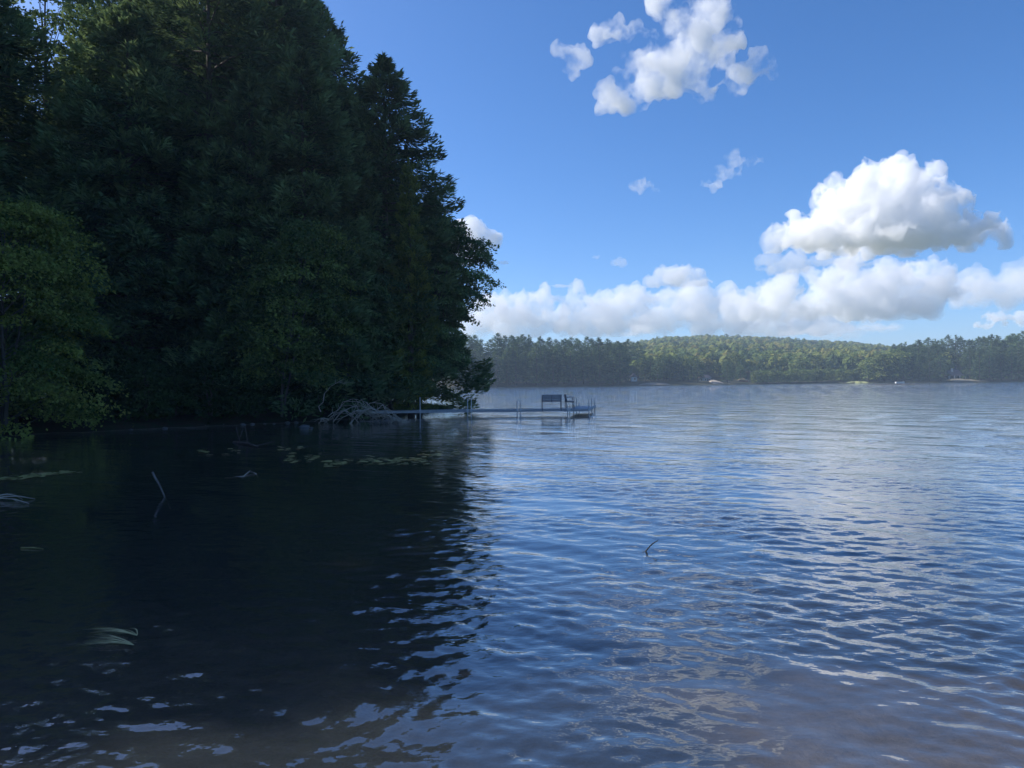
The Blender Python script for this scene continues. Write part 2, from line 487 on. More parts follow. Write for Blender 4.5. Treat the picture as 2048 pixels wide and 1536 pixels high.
a = wm.attributes.new('chop', 'FLOAT', 'POINT'); a.data.foreach_set('value', (lee * gust.clip(0.3, 1.4)).ravel().astype(np.float32))
m, N, L, out = new_mat('lake_water')
def wnoise(scale, stretch, amp, rot):
    tc = N.new('ShaderNodeTexCoord'); mp = N.new('ShaderNodeMapping')
    mp.inputs['Rotation'].default_value = (0, 0, R(rot)); mp.inputs['Scale'].default_value = stretch
    t = N.new('ShaderNodeTexNoise'); t.inputs['Scale'].default_value = scale; t.inputs['Detail'].default_value = 2; t.inputs['Roughness'].default_value = 0.5
    L.new(tc.outputs['Object'], mp.inputs[0]); L.new(mp.outputs[0], t.inputs['Vector'])
    mu = N.new('ShaderNodeMath'); mu.operation = 'MULTIPLY'; L.new(t.outputs['Fac'], mu.inputs[0]); mu.inputs[1].default_value = amp
    return mu
def madd(a, b):
    s = N.new('ShaderNodeMath'); s.operation = 'ADD'; L.new(a.outputs[0], s.inputs[0]); L.new(b.outputs[0], s.inputs[1]); return s
fine = wnoise(11.0, (0.75, 1, 1), 0.0075, 8)
mid = wnoise(4.2, (0.75, 1, 1), 0.020, -14)
big = wnoise(1.1, (0.75, 1, 1), 0.04, 25)
far = madd(mid, big)
cd = N.new('ShaderNodeCameraData')
fm = N.new('ShaderNodeMapRange'); fm.inputs['From Min'].default_value = 4; fm.inputs['From Max'].default_value = 24
geo = N.new('ShaderNodeNewGeometry'); sp = N.new('ShaderNodeSeparateXYZ'); L.new(geo.outputs['Position'], sp.inputs[0]); L.new(sp.outputs[1], fm.inputs['Value'])
fw = N.new('ShaderNodeMath'); fw.operation = 'MULTIPLY'; L.new(far.outputs[0], fw.inputs[0]); L.new(fm.outputs[0], fw.inputs[1])
N.remove(cd)
fo = N.new('ShaderNodeMapRange'); fo.inputs['From Min'].default_value = 45; fo.inputs['From Max'].default_value = 180      # the open lake is windier
fo.inputs['To Min'].default_value = 1.0; fo.inputs['To Max'].default_value = 6.0; L.new(sp.outputs[1], fo.inputs['Value'])
fx = N.new('ShaderNodeMath'); fx.operation = 'MULTIPLY'; L.new(fw.outputs[0], fx.inputs[0]); L.new(fo.outputs[0], fx.inputs[1])
hs = madd(fine, fx)
at_ = N.new('ShaderNodeAttribute'); at_.attribute_name = 'chop'
hm = N.new('ShaderNodeMath'); hm.operation = 'MULTIPLY'; L.new(hs.outputs[0], hm.inputs[0]); L.new(at_.outputs['Fac'], hm.inputs[1])
bp = N.new('ShaderNodeBump'); bp.inputs['Strength'].default_value = 1; bp.inputs['Distance'].default_value = 1
if 'Filter Width' in bp.inputs: bp.inputs['Filter Width'].default_value = 0.1
L.new(hm.outputs[0], bp.inputs['Height'])
def mth(op, a, b=None):
    q = N.new('ShaderNodeMath'); q.operation = op
    for i_, v_ in enumerate((a, b)):
        if v_ is None: continue
        if isinstance(v_, (int, float)): q.inputs[i_].default_value = v_
        else: L.new(v_, q.inputs[i_])
    return q.outputs[0]
dt = N.new('ShaderNodeVectorMath'); dt.operation = 'DOT_PRODUCT'; L.new(geo.outputs['Incoming'], dt.inputs[0]); L.new(bp.outputs[0], dt.inputs[1])
fres = mth('MULTIPLY_ADD', mth('POWER', mth('SUBTRACT', 1.0, mth('MINIMUM', mth('ABSOLUTE', dt.outputs['Value']), 1.0)), 3.5), 0.92)   # Schlick reflectance, alike from above and below
fres.node.inputs[2].default_value = 0.08
gl = N.new('ShaderNodeBsdfGlossy'); gl.inputs['Roughness'].default_value = 0.03; gl.inputs['Color'].default_value = (1, 1, 1, 1); L.new(bp.outputs[0], gl.inputs['Normal'])
tp = N.new('ShaderNodeBsdfTransparent'); tp.inputs['Color'].default_value = (0.80, 0.76, 0.68, 1)
df = N.new('ShaderNodeBsdfDiffuse'); df.inputs['Color'].default_value = (0.125, 0.145, 0.160, 1)      # the murk of the water itself
bd = N.new('ShaderNodeMixShader'); bd.inputs[0].default_value = 0.17; L.new(tp.outputs[0], bd.inputs[1]); L.new(df.outputs[0], bd.inputs[2])
mx = N.new('ShaderNodeMixShader'); L.new(fres, mx.inputs[0]); L.new(bd.outputs[0], mx.inputs[1]); L.new(gl.outputs[0], mx.inputs[2])
L.new(mx.outputs[0], out.inputs['Surface'])
MAT['water'] = m
tag(link('water', wm, m), kind='structure')

# air
hz = Tubes().box(-1300, 1600, -75, 1700, -5, 68)
m, N, L, out = new_mat('haze')
pv = N.new('ShaderNodeVolumePrincipled')
pv.inputs['Color'].default_value = (0.62, 0.81, 1.0, 1); pv.inputs['Density'].default_value = 0.00034; pv.inputs['Anisotropy'].default_value = 0.0
L.new(pv.outputs[0], out.inputs['Volume'])
m.cycles.homogeneous_volume = True
tag(hz.build('haze', m), kind='stuff')
# ------------------------------------------------------------------ trees
def leaf_mesh(name, P, U, V, m=None, attr=None):
    P, U, V = (np.concatenate(a) if isinstance(a, list) else a for a in (P, U, V))
    n = len(P)
    v = np.stack([P - U, P + V - U * 0.1, P + U, P - V - U * 0.1], 1).reshape(-1, 3)
    f = np.arange(4 * n).reshape(n, 4)
    me = np_mesh(name, v, f, False, attr)
    if m: me.materials.append(m)
    return me

def unit(a): return a / np.maximum(np.linalg.norm(a, axis=-1, keepdims=True), 1e-6)

def conifer(seed, H, Rm, zb=0.06, nb=230, per=150, size=1.0, droop=0.30, power=0.8, kind='hemlock', gaps=0.25, layer=1.0, lean=(0, 0)):
    """returns (trunk Tubes, P, U, V); flat feathered boughs round a straight trunk"""
    g = np.random.default_rng(seed)
    P, U, V, S = [], [], [], []
    T = Tubes()
    r0 = 0.011 * H + 0.05
    zz = np.linspace(0, 1, 9)
    T.tube([(lean[0] * t * t, lean[1] * t * t, H * t * 0.985 - 0.25 * (t == 0)) for t in zz], [r0 * (1 - t) ** 0.9 + 0.012 for t in zz], 8)
    for i in range(nb):
        t = (i + g.uniform(0, 1)) / nb
        if kind == 'pine': t = (math.floor(t * 24) + g.uniform(0, 0.25)) / 24
        z = H * (zb + (0.985 - zb) * t)
        az = i * 2.39996 + g.uniform(-0.4, 0.4)
        if gaps and mnoise.noise(Vector((math.cos(az) * 1.3, math.sin(az) * 1.3, z * 0.28 + seed))) > 0.42 - gaps: continue
        prof = (1 - math.exp(-(1 - t) * power)) / (1 - math.exp(-power)) * 0.97 + 0.03
        if kind == 'pine': prof = (1 - t) ** 0.55 * (0.6 + 0.4 * min(1, t * 3)) * 0.95 + 0.05
        Lb = Rm * prof * (g.uniform(0.80, 1.08) if kind == 'hemlock' else g.uniform(0.62, 1.14))
        d = np.array((math.cos(az), math.sin(az), 0.0)); lat = np.array((-d[1], d[0], 0.0))
        n = int(per * (0.18 + 0.82 * Lb / Rm))
        s = np.sqrt(g.uniform(0.02, 1.0, n))
        up = 0.16 + 0.5 * max(0, t - 0.6) + g.uniform(-0.1, 0.12)
        dr = droop * (1.15 - t) * g.uniform(0.8, 1.3)
        if kind == 'pine': dr = -0.12 * t + g.uniform(-.05, .1); up = 0.05 + 0.3 * t
        Wd = 0.46 * Lb * np.clip(1.08 - s, 0, 1) ** 0.8 + 0.10 * size
        w = g.uniform(-1, 1, n) * Wd
        tip = np.clip(s - 0.75, 0, 1)
        p = np.outer(s * Lb, d) + np.outer(w, lat)
        p[:, 2] += z + Lb * (up * s - dr * s * s) - np.abs(w) * 0.22 * layer + g.normal(0, 0.10 * size + 0.02 * Lb, n) + 1.1 * tip * tip * Lb
        p[:, 0] += lean[0] * (z / H) ** 2; p[:, 1] += lean[1] * (z / H) ** 2
        q = unit(np.outer(np.full(n, 0.75), d) + np.outer(np.sign(w) * 0.8 * np.abs(w) / np.maximum(Wd, 1e-3), lat) + g.normal(0, 0.25, (n, 3)) + np.outer(2.6 * tip - 0.20, (0, 0, 1)))
        nrm = unit(g.normal(0, 0.42, (n, 3)) + np.array((0, 0, 0.62)) + d * 0.65)
        if kind == 'pine':
            q = unit(np.outer(np.full(n, 0.6), d) + g.normal(0, 0.55, (n, 3)) + np.array((0, 0, 0.45)))
            nrm = unit(g.normal(0, 1, (n, 3)))
        v = unit(np.cross(q, nrm))
        ln = size * g.uniform(0.12, 0.27, n)
        wd = ln * g.uniform(0.17, 0.32, n) if kind != 'pine' else ln * 0.16
        P.append(p); U.append(q * ln[:, None]); V.append(v * wd[:, None])
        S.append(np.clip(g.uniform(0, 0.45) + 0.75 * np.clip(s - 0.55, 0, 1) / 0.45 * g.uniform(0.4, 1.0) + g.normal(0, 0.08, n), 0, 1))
        if Lb > 1.0 and i % 2 == 0:
            pts = [(d[0] * Lb * q_ + lean[0] * (z / H) ** 2, d[1] * Lb * q_ + lean[1] * (z / H) ** 2, z + Lb * (up * q_ - dr * q_ * q_)) for q_ in (0, 0.35, 0.7, 0.95)]
            T.tube(pts, [0.012 + 0.012 * Lb, 0.01 + 0.008 * Lb, 0.012, 0.005], 4, False)
    # leader
    n = max(8, int(per * 0.4)); zt = g.uniform(0.93, 1.0, n)
    a = g.uniform(0, 6.28, n)
    p = np.stack([lean[0] * zt ** 2 + 0.03 * np.cos(a), lean[1] * zt ** 2 + 0.03 * np.sin(a), H * zt], 1)
    q = unit(np.stack([np.cos(a) * 0.6, np.sin(a) * 0.6, np.full(n, 0.8)], 1))
    v = unit(np.cross(q, g.normal(0, 1, (n, 3))))
    P.append(p); U.append(q * 0.17 * size); V.append(v * 0.04 * size); S.append(np.full(n, 0.7))
    return T, np.concatenate(P), np.concatenate(U), np.concatenate(V), np.concatenate(S)

def broadleaf(seed, H, rx, ry, z0, z1, ncl, per, leaf=0.10, rc=(0.6, 1.2), off=(0, 0), stems=1, trunk_r=0.12, flat=0.28, layers=0, extra=()):
    """returns (trunk Tubes, P, U, V); a crown of drooping, layered leaf sprays carried by limbs"""
    g = np.random.default_rng(seed)
    P, U, V, S = [], [], [], []
    T = Tubes()
    ox, oy = off
    spine = lambda t: Vector((ox * t ** 1.3, oy * t ** 1.3, H * 0.94 * t))
    for sidx in range(stems):
        a = g.uniform(0, 6.28); sp = 0.0 if sidx == 0 else 0.12 * H
        pts = [spine(t) + Vector((math.cos(a) * sp * t + 0.05 * g.normal(), math.sin(a) * sp * t + 0.05 * g.normal(), 0)) for t in np.linspace(0, 1, 8)]
        pts[0].z -= 0.3
        T.tube(pts, [trunk_r * (1.0 if sidx == 0 else 0.7) * (1 - t) ** 0.8 + 0.012 for t in np.linspace(0, 1, 8)], 7)
    for k in range(ncl + len(extra)):
        t = min(1.0, (k + g.uniform()) / ncl)
        if layers: t = np.clip((math.floor(t * layers) + 0.5 + g.normal(0, 0.22)) / layers, 0, 1)
        z = z0 + (z1 - z0) * t
        pr = math.sqrt(max(0.03, 1 - (2 * t - 0.85) ** 2 / 1.4)) if t > 0.42 else 0.8 + 0.2 * t / 0.42
        a = k * 2.39996 + g.uniform(-0.5, 0.5)
        q = math.sqrt(g.uniform(0.12, 1.0))
        tt = min(0.97, z / (H * 0.94))
        c0 = spine(tt * 0.86)
        c = Vector((spine(tt).x + rx * pr * q * math.cos(a), spine(tt).y + ry * pr * q * math.sin(a), z))
        c0.z -= 0.25 * (c - c0).length
        mid = c0.lerp(c, 0.55) + Vector((0, 0, 0.12 * (c - c0).length))
        if k >= ncl:                              # boughs that hang out on their own
            ex = extra[k - ncl]; c = Vector(ex[:3]); mid = c0.lerp(c, 0.55) + Vector((0, 0, 0.2))
        if k % 3 == 0 or k >= ncl: T.tube([c0, mid, c], [0.010 + 0.006 * (c - c0).length, 0.010, 0.004], 4, False)
        r = g.uniform(*rc) * (0.75 + 0.4 * q) if k < ncl else extra[k - ncl][3]
        n = int(per * (r / rc[1]) ** 1.5) + 6
        rho = np.sqrt(g.uniform(0, 1, n)); th = g.uniform(0, 6.28, n)
        lobe = 1 + 0.35 * np.sin(3 * th + g.uniform(0, 6)) + 0.2 * np.sin(5 * th + g.uniform(0, 6))
        dx, dy = np.cos(th) * rho * r * lobe, np.sin(th) * rho * r * lobe
        out_ = np.array((math.cos(a), math.sin(a), 0.0))
        dz = g.normal(0, flat * 0.35 * r, n) - 0.32 * r * rho ** 2 - 0.25 * (dx * out_[0] + dy * out_[1])
        P.append(np.array(c)[None] + np.stack([dx, dy, dz], 1))
        u_ = unit(np.stack([np.cos(th), np.sin(th), np.full(n, -0.35)], 1) + g.normal(0, 0.7, (n, 3)))
        nr = unit(g.normal(0, 0.65, (n, 3)) + np.array((0, 0, 0.7)) + out_ * 0.6)
        v_ = unit(np.cross(u_, nr))
        ln = leaf * g.uniform(0.65, 1.2, n)
        U.append(u_ * ln[:, None]); V.append(v_ * (ln * g.uniform(0.5, 0.75, n))[:, None])
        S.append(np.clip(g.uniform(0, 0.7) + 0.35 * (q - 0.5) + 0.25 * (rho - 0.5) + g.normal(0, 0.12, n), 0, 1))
    return T, np.concatenate(P), np.concatenate(U), np.concatenate(V), np.concatenate(S)

TINT = {}
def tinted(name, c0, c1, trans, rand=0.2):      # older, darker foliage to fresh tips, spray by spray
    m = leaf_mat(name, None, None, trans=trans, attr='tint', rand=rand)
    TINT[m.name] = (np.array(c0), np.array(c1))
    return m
MAT['bark'] = surf_mat('bark', (0.045, 0.036, 0.030), (0.12, 0.10, 0.085), scale=4, bump=0.8, bscale=18, stretch=(1, 1, 0.2), dist=0.03)
MAT['pale_bark'] = surf_mat('pale_bark', (0.075, 0.068, 0.060), (0.17, 0.155, 0.14), scale=3, bump=0.6, bscale=14, stretch=(1, 1, 0.3))
MAT['dead_wood'] = surf_mat('dead_wood', (0.26, 0.215, 0.165), (0.52, 0.45, 0.36), scale=6, bump=0.4, bscale=22)
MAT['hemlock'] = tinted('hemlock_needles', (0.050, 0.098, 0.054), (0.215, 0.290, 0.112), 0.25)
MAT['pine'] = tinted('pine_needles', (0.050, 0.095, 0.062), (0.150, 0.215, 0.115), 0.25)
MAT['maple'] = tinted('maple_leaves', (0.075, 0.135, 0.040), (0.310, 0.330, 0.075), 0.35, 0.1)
MAT['maple_shade'] = tinted('shaded_maple_leaves', (0.050, 0.095, 0.040), (0.245, 0.290, 0.075), 0.3, 0.1)  # same maple leaves with shade put into the colour
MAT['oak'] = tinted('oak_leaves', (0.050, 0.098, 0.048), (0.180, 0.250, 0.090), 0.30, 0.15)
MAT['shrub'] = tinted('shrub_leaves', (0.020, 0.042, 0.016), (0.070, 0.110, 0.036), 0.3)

def plant(name, made, leafm, bark, label, cat, group=None, crown='crown', trunk='trunk'):
    T, P, U, V, S = made
    c0, c1 = TINT[leafm.name]
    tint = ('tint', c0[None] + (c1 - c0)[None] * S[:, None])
    o = empty(name)
    tag(o, label, cat, group)
    T.build(trunk, bark, o, True)
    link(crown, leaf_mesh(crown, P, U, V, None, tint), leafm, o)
    return o
def twin(src, label=None, group=None):            # a copy of a thing with copies of its parts; meshes stay shared
    c = src.copy(); COL.objects.link(c)
    for ch in src.children:
        k = ch.copy(); COL.objects.link(k); k.parent = c
    if label: c['label'] = label
    if group: c['group'] = group
    return c
def stand(o, px, D, rz=0.0, s=1.0, sx=None, dz=0.0):
    p = at(px, 760, D)
    z = float(ground_z(np.array([p.x]), np.array([D]))[0]) if D < 150 else float(hill_z(np.array([p.x]), np.array([D]))[0])
    o.location = (p.x, D, z - 0.08 + dz)
    o.rotation_euler = (0, 0, rz)
    o.scale = (sx or s, sx or s, s)
    return o

# --- near woods: front trees
HEM = [conifer(101, 24, 6.3, nb=270, per=330, power=3.0, gaps=0.12), conifer(102, 26, 6.4, nb=270, per=330, power=3.4, zb=0.08, gaps=0.2), conifer(103, 22, 6.6, nb=290, per=330, power=2.1, gaps=0.1)]
gf = 'big evergreens at the front of the near woods'
h1 = stand(plant('hemlock_tree', HEM[0], MAT['hemlock'], MAT['bark'], 'tall hemlock with a paler green top, right of the sky gaps at the upper left', 'tree', gf), 262, 44, 0.3, 1.0)
h2 = stand(plant('hemlock_tree', HEM[1], MAT['hemlock'], MAT['bark'], 'tallest wide dark hemlock, its top cut off by the upper picture edge', 'tree', gf), 425, 47, 1.0, 1.18)
h3 = stand(plant('hemlock_tree', HEM[2], MAT['hemlock'], MAT['bark'], 'dark hemlock with layered boughs directly below the tufted pine', 'tree', gf), 610, 45.5, 2.2, 1.0)
h4 = stand(twin(h3, 'pointed hemlock standing clear against the blue sky at the right of the woods'), 774, 50.5, 0.9, 1.085, 1.10)
h5 = stand(plant('hemlock_tree', conifer(104, 16, 3.7, zb=0.22, nb=210, per=300, power=2.6, gaps=0.15, lean=(1.0, 0)), MAT['hemlock'], MAT['bark'],
                 'hemlock at the right end of the woods with its slope against the white cloud', 'tree', gf), 838, 54.5, 0.0, 0.98)
h6 = stand(twin(h3, 'dark hemlock in the middle of the woods behind the low green maple'), 505, 44, 4.1, 0.92, 0.85)
h7 = stand(twin(h2, 'shaded hemlock between the leafy tree at the left edge and the sky gaps'), 196, 45, 5.0, 0.80, 0.62)
h8 = stand(twin(h3, 'dark hemlock cut by the left edge of the picture above the leafy maple'), -60, 42, 1.7, 1.25)
h9 = stand(twin(h1, 'dark hemlock in the gap between the tufted pine and the pointed hemlock'), 690, 50, 0.2, 0.90, 0.86)
pine = stand(plant('pine_tree', conifer(120, 30, 5.0, zb=0.28, nb=300, per=300, size=1.25, kind='pine', gaps=0.2), MAT['pine'], MAT['bark'],
                   'tall pine with tufted level branches reaching right against the blue sky at the top', 'tree'), 572, 54, 0.5, 1.15)
young = stand(plant('young_pine_tree', conifer(121, 17, 2.1, zb=0.06, nb=170, per=150, size=0.9, kind='pine', gaps=0.1), MAT['maple'], MAT['bark'],
                    'slim pale green young tree in front of the pointed hemlock', 'tree'), 822, 46.5, 0.5, 0.97)
oak = stand(plant('oak_tree', broadleaf(130, 30, 4.2, 4.2, 7, 29, 95, 300, 0.13, (0.8, 1.5), trunk_r=0.26, stems=2), MAT['oak'], MAT['bark'],
                  'thin leafy tree with a dark trunk and bright sky gaps at the upper left', 'tree'), 100, 48, 0.0, 1.0)
maple = stand(plant('maple_tree', broadleaf(140, 10.0, 4.1, 3.9, 0.1, 9.8, 190, 400, 0.085, (0.55, 1.35), off=(0.5, -0.6), stems=3, trunk_r=0.09, flat=0.38, layers=5), MAT['maple'], MAT['pale_bark'],
                    'yellow green leafy maple at the left edge, hanging down to the dark water', 'tree'), 8, 32.3, 0.0, 1.0, 0.95)
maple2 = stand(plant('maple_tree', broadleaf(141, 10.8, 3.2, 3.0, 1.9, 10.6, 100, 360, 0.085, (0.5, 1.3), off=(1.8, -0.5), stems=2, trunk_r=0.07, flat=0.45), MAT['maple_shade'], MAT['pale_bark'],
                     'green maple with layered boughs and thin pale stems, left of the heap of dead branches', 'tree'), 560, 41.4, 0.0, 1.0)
maple3 = stand(plant('maple_tree', broadleaf(142, 11.5, 2.4, 2.4, 2.6, 11.3, 70, 330, 0.085, (0.6, 1.1), off=(0.3, -0.6), trunk_r=0.08), MAT['oak'], MAT['pale_bark'],
                     'dull green young maple behind the heap of dead branches', 'tree'), 690, 45, 1.0, 1.0)
lean = stand(plant('oak_tree', broadleaf(131, 12.5, 3.7, 3.6, 2.4, 12.6, 165, 380, 0.10, (0.6, 1.25), off=(3.8, 0.3), stems=3, trunk_r=0.17,
                  extra=[(2.0, 0, 1.6, .7), (2.7, -.3, 1.35, .7), (3.4, .2, 1.5, .6), (4.0, 0, 1.15, .6), (4.6, -.2, 1.4, .5), (5.0, 0, 1.8, .55), (3.2, 0, 1.0, .4), (5.6, .2, 2.1, .5), (1.6, .8, 1.9, .7)]), MAT['oak'], MAT['pale_bark'],
                   'dark tree leaning right over the water and drooping above the dock', 'tree'), 786, 49.2, 0.0, 1.0)

# --- near woods: the shaded trees behind
gname = 'shaded trees deep in the near woods'
bk = [(215, 60, 1.25), (270, 58, 1.35), (340, 55, 1.3), (400, 62, 1.5), (470, 56, 1.4), (520, 64, 1.5), (590, 62, 1.35), (640, 60, 1.25), (690, 62, 1.08), (735, 64, 1.05), (560, 51, 1.2),
      (330, 49, 1.12), (225, 50, 1.1), (-40, 60, 1.3), (480, 50, 1.2), (660, 54, 1.0), (760, 58, 0.82), (130, 56, 0.55), (-50, 52, 1.1), (300, 72, 1.6), (450, 74, 1.7)]
for i, (px, D, s) in enumerate(bk):
    src = (h1, h2, h3)[i % 3]
    where = 'left part of the woods, behind the tree with sky gaps' if px < 240 else ('middle of the woods, behind the tallest hemlock' if px < 500 else 'right part of the woods, behind the tufted pine')
    stand(twin(src, 'shaded evergreen deep in the ' + where, gname), px, D, i * 1.3, s, s * 0.95)
# along the shore to the left, beside the picture
for i, (x, y, s) in enumerate([(-31, 31, 1.0), (-29.5, 23, 1.2), (-31, 16, 1.15), (-33, 26, 1.35), (-36, 33, 1.45), (-41, 28, 1.5), (-37, 20, 1.35), (-36, 12, 1.2), (-46, 36, 1.5), (-43, 22, 1.4), (-29, 8, 1.0), (-34, 40, 1.4)]):
    o = twin((h1, h2, h3)[i % 3], 'dark evergreen on the shore to the left of the picture', 'evergreens along the left shore')
    o.location = (x, y, 0.4); o.rotation_euler = (0, 0, i * 1.1); o.scale = (s, s, s)

# --- undergrowth along the shaded bank
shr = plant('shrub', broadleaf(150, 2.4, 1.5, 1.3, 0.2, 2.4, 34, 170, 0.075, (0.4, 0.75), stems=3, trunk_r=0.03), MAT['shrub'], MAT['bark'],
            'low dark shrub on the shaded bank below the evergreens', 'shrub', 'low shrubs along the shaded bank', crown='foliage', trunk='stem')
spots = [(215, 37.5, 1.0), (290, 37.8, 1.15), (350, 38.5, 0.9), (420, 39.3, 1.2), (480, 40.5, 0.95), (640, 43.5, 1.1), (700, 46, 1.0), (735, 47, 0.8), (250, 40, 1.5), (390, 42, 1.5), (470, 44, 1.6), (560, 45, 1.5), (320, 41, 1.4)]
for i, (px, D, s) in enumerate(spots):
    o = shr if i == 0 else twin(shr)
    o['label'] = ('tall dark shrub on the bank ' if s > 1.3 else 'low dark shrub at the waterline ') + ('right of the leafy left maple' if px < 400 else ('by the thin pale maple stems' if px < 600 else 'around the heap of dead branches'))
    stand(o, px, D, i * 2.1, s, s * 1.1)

# ------------------------------------------------------------------ far shore
MAT['far_pine'] = tinted('far_pine_needles', (0.045, 0.092, 0.052), (0.150, 0.205, 0.085), 0.3, 0.3)
MAT['far_leaf'] = tinted('far_leaves', (0.085, 0.145, 0.052), (0.225, 0.255, 0.078), 0.35, 0.3)
FP = []
for i in range(5):
    H = 22
    mk = conifer(200 + i, H, 4.2 + 0.4 * (i % 3), zb=(0.08, 0.05, 0.12, 0.06, 0.10)[i], nb=110, per=30, size=3.2, kind='hemlock', droop=0.12, power=(3.6, 2.4, 4.5, 3.0, 3.6)[i], gaps=0.3, layer=0.3)
    FP.append(mk)
FL = [broadleaf(220 + i, 15, 4.6, 4.6, 2.0, 14.6, 46, 26, 0.55, (1.2, 2.3), trunk_r=0.2, flat=0.6) for i in range(3)]
far_protos = {}
def far_tree(kind, i, label, group):
    key = (kind, i)
    if key not in far_protos:
        if kind == 'pine': o = plant('far_pine_tree', FP[i], MAT['far_pine'], MAT['bark'], label, 'tree', group)
        else: o = plant('far_leafy_tree', FL[i], MAT['far_leaf'], MAT['bark'], label, 'tree', group)
        far_protos[key] = o
        return o
    return twin(far_protos[key], label, group)
rd = random.Random(5)
CLEAR = [(1256, 1284), (1398, 1446), (1484, 1508), (1884, 1938), (964, 986)]      # house plots
def far_row(px0, px1, n, D0, D1, h0, h1, kind, label, group, power=1.0):
    for i in range(n):
        px = px0 + (px1 - px0) * (i + rd.uniform(0.1, 0.9)) / n
        f = (px - px0) / (px1 - px0)
        if D0 < 28 and any(a < px < b for a, b in CLEAR): continue
        H = (h0 + (h1 - h0) * f) * rd.uniform(0.90, 1.08)
        o = far_tree(kind, rd.randrange(5 if kind == 'pine' else 3), label, group)
        s = H / (22 if kind == 'pine' else 15)
        x = at(px, 760, 380).x
        D = float(far_shore_y(np.array([x]))[0]) + rd.uniform(D0, D1)
        stand(o, px, D, rd.uniform(0, 6.28), s, s * rd.uniform(1.1, 1.55))
def far_rows(px0, px1, rows, seg, what, group):
    """several rows of one wood; seg: (upper pixel bound, where it stands)"""
    for (n, D0, D1, ha, hb, kind, rowname) in rows:
        prev = px0
        for hi, where in seg:
            f0, f1 = (prev - px0) / (px1 - px0), (hi - px0) / (px1 - px0)
            far_row(prev, hi, max(1, round(n * (f1 - f0))), D0, D1, ha + (hb - ha) * f0, ha + (hb - ha) * f1, kind, f'{rowname} {what} {where}', group)
            prev = hi
far_rows(903, 1280, [(27, 4, 12, 20, 19, 'pine', 'front row'), (27, 14, 26, 23, 21, 'pine', 'middle row'), (27, 30, 55, 25, 21, 'pine', 'tall back row')],
         [(1030, 'just right of the near woods'), (1150, 'above the two benches'), (1280, 'left of the narrow white cottage')],
         'pine of the far shore,', 'tall pines on the far shore left of the hill')
far_rows(1262, 1530, [(22, 6, 20, 14, 10, 'pine', 'short front row')], [(1400, 'right of the narrow white cottage'), (1530, 'around the bare sandy bank')],
         'pine below the hill,', 'shore trees below the hill')
far_rows(1500, 1725, [(22, 3, 9, 7, 7, 'leaf', 'low dark')], [(1610, 'right of the tan and red tent'), (1725, 'left of the grassy beach')],
         'leafy tree at the water,', 'leafy trees at the water below the hill')
far_rows(1270, 1725, [(30, 22, 50, 13, 13, 'leaf', 'second row')], [(1420, 'left of the sandy bank'), (1570, 'behind the tan and red tent'), (1725, 'left of the grassy beach')],
         'round leafy tree below the hill,', 'leafy trees in the second row below the hill')
far_rows(1735, 1800, [(8, 2, 12, 12, 16, 'leaf', 'sunlit')], [(1800, 'directly right of the grassy beach')], 'yellow green tree', 'sunlit leafy trees by the grassy beach')
far_rows(1785, 2110, [(20, 3, 10, 13, 19, 'pine', 'front row'), (26, 14, 30, 18, 24, 'pine', 'middle row'), (28, 32, 60, 18, 25, 'pine', 'tall back row')],
         [(1885, 'left of the brown lakeside house'), (1950, 'around the brown lakeside house'), (2110, 'right of the brown lakeside house')],
         'pine of the far shore,', 'tall pines on the far shore at the right')

# --- the wood that covers the hill: one mass
def hill_wood():
    g = np.random.default_rng(9)
    base = []
    for i in range(4):
        n = 84
        z = g.uniform(-0.15, 1, n); a = g.uniform(0, 6.28, n); s = np.sqrt(np.clip(1 - z * z, 0, 1))
        p = np.stack([s * np.cos(a), s * np.sin(a), z * 1.15], 1) * (1 + 0.22 * np.sin(3 * a + i)[:, None] * s[:, None])
        nr = unit(p + g.normal(0, 0.32, (n, 3)))
        u_ = unit(np.cross(nr, g.normal(0, 1, (n, 3)))); v_ = np.cross(nr, u_)
        sz = g.uniform(0.20, 0.36, n)[:, None]
        base.append((p * 0.9, u_ * sz, v_ * sz * 0.8))
    P, U, V, C = [], [], [], []
    tints = np.array([(0.150, 0.195, 0.058), (0.210, 0.235, 0.068), (0.245, 0.250, 0.072), (0.095, 0.135, 0.062), (0.185, 0.220, 0.060), (0.230, 0.215, 0.072)])
    cnt = 0
    y = 405.0
    while y < 985:
        x = -60.0
        st = 6.0 + (y - 405) * 0.004
        while x < 520:
            xx, yy = x + g.uniform(-2.5, 2.5), y + g.uniform(-3, 3)
            x += st
            px = 1024 + xx / yy * 1500
            if px < 1195 or px > 1900: continue
            if yy < far_shore_y(np.array([xx]))[0] + 26: continue
            r = g.uniform(3.2, 5.4); h = g.uniform(8, 13)
            z = float(hill_z(xx, yy))
            b_ = base[g.integers(4)]
            P.append(b_[0] * np.array((r, r, h * 0.45)) + np.array((xx, yy, z + h * 0.5)))
            U.append(b_[1] * r); V.append(b_[2] * r)
            c = tints[g.choice(6, p=(0.25, 0.24, 0.17, 0.14, 0.14, 0.06))] * g.uniform(0.8, 1.2)
            C.append(np.repeat(c[None], len(b_[0]), 0) * g.uniform(0.85, 1.15, (len(b_[0]), 1)))
            cnt += 1
        y += st * 1.15
    me = leaf_mesh('hill_woods', P, U, V, None, ('tint', np.concatenate(C)))
    tag(link('hill_woods', me, leaf_mat('hill_leaves', None, None, trans=0.35, attr='tint', rand=0.0)), kind='stuff')
    return cnt
print('hill trees', hill_wood())
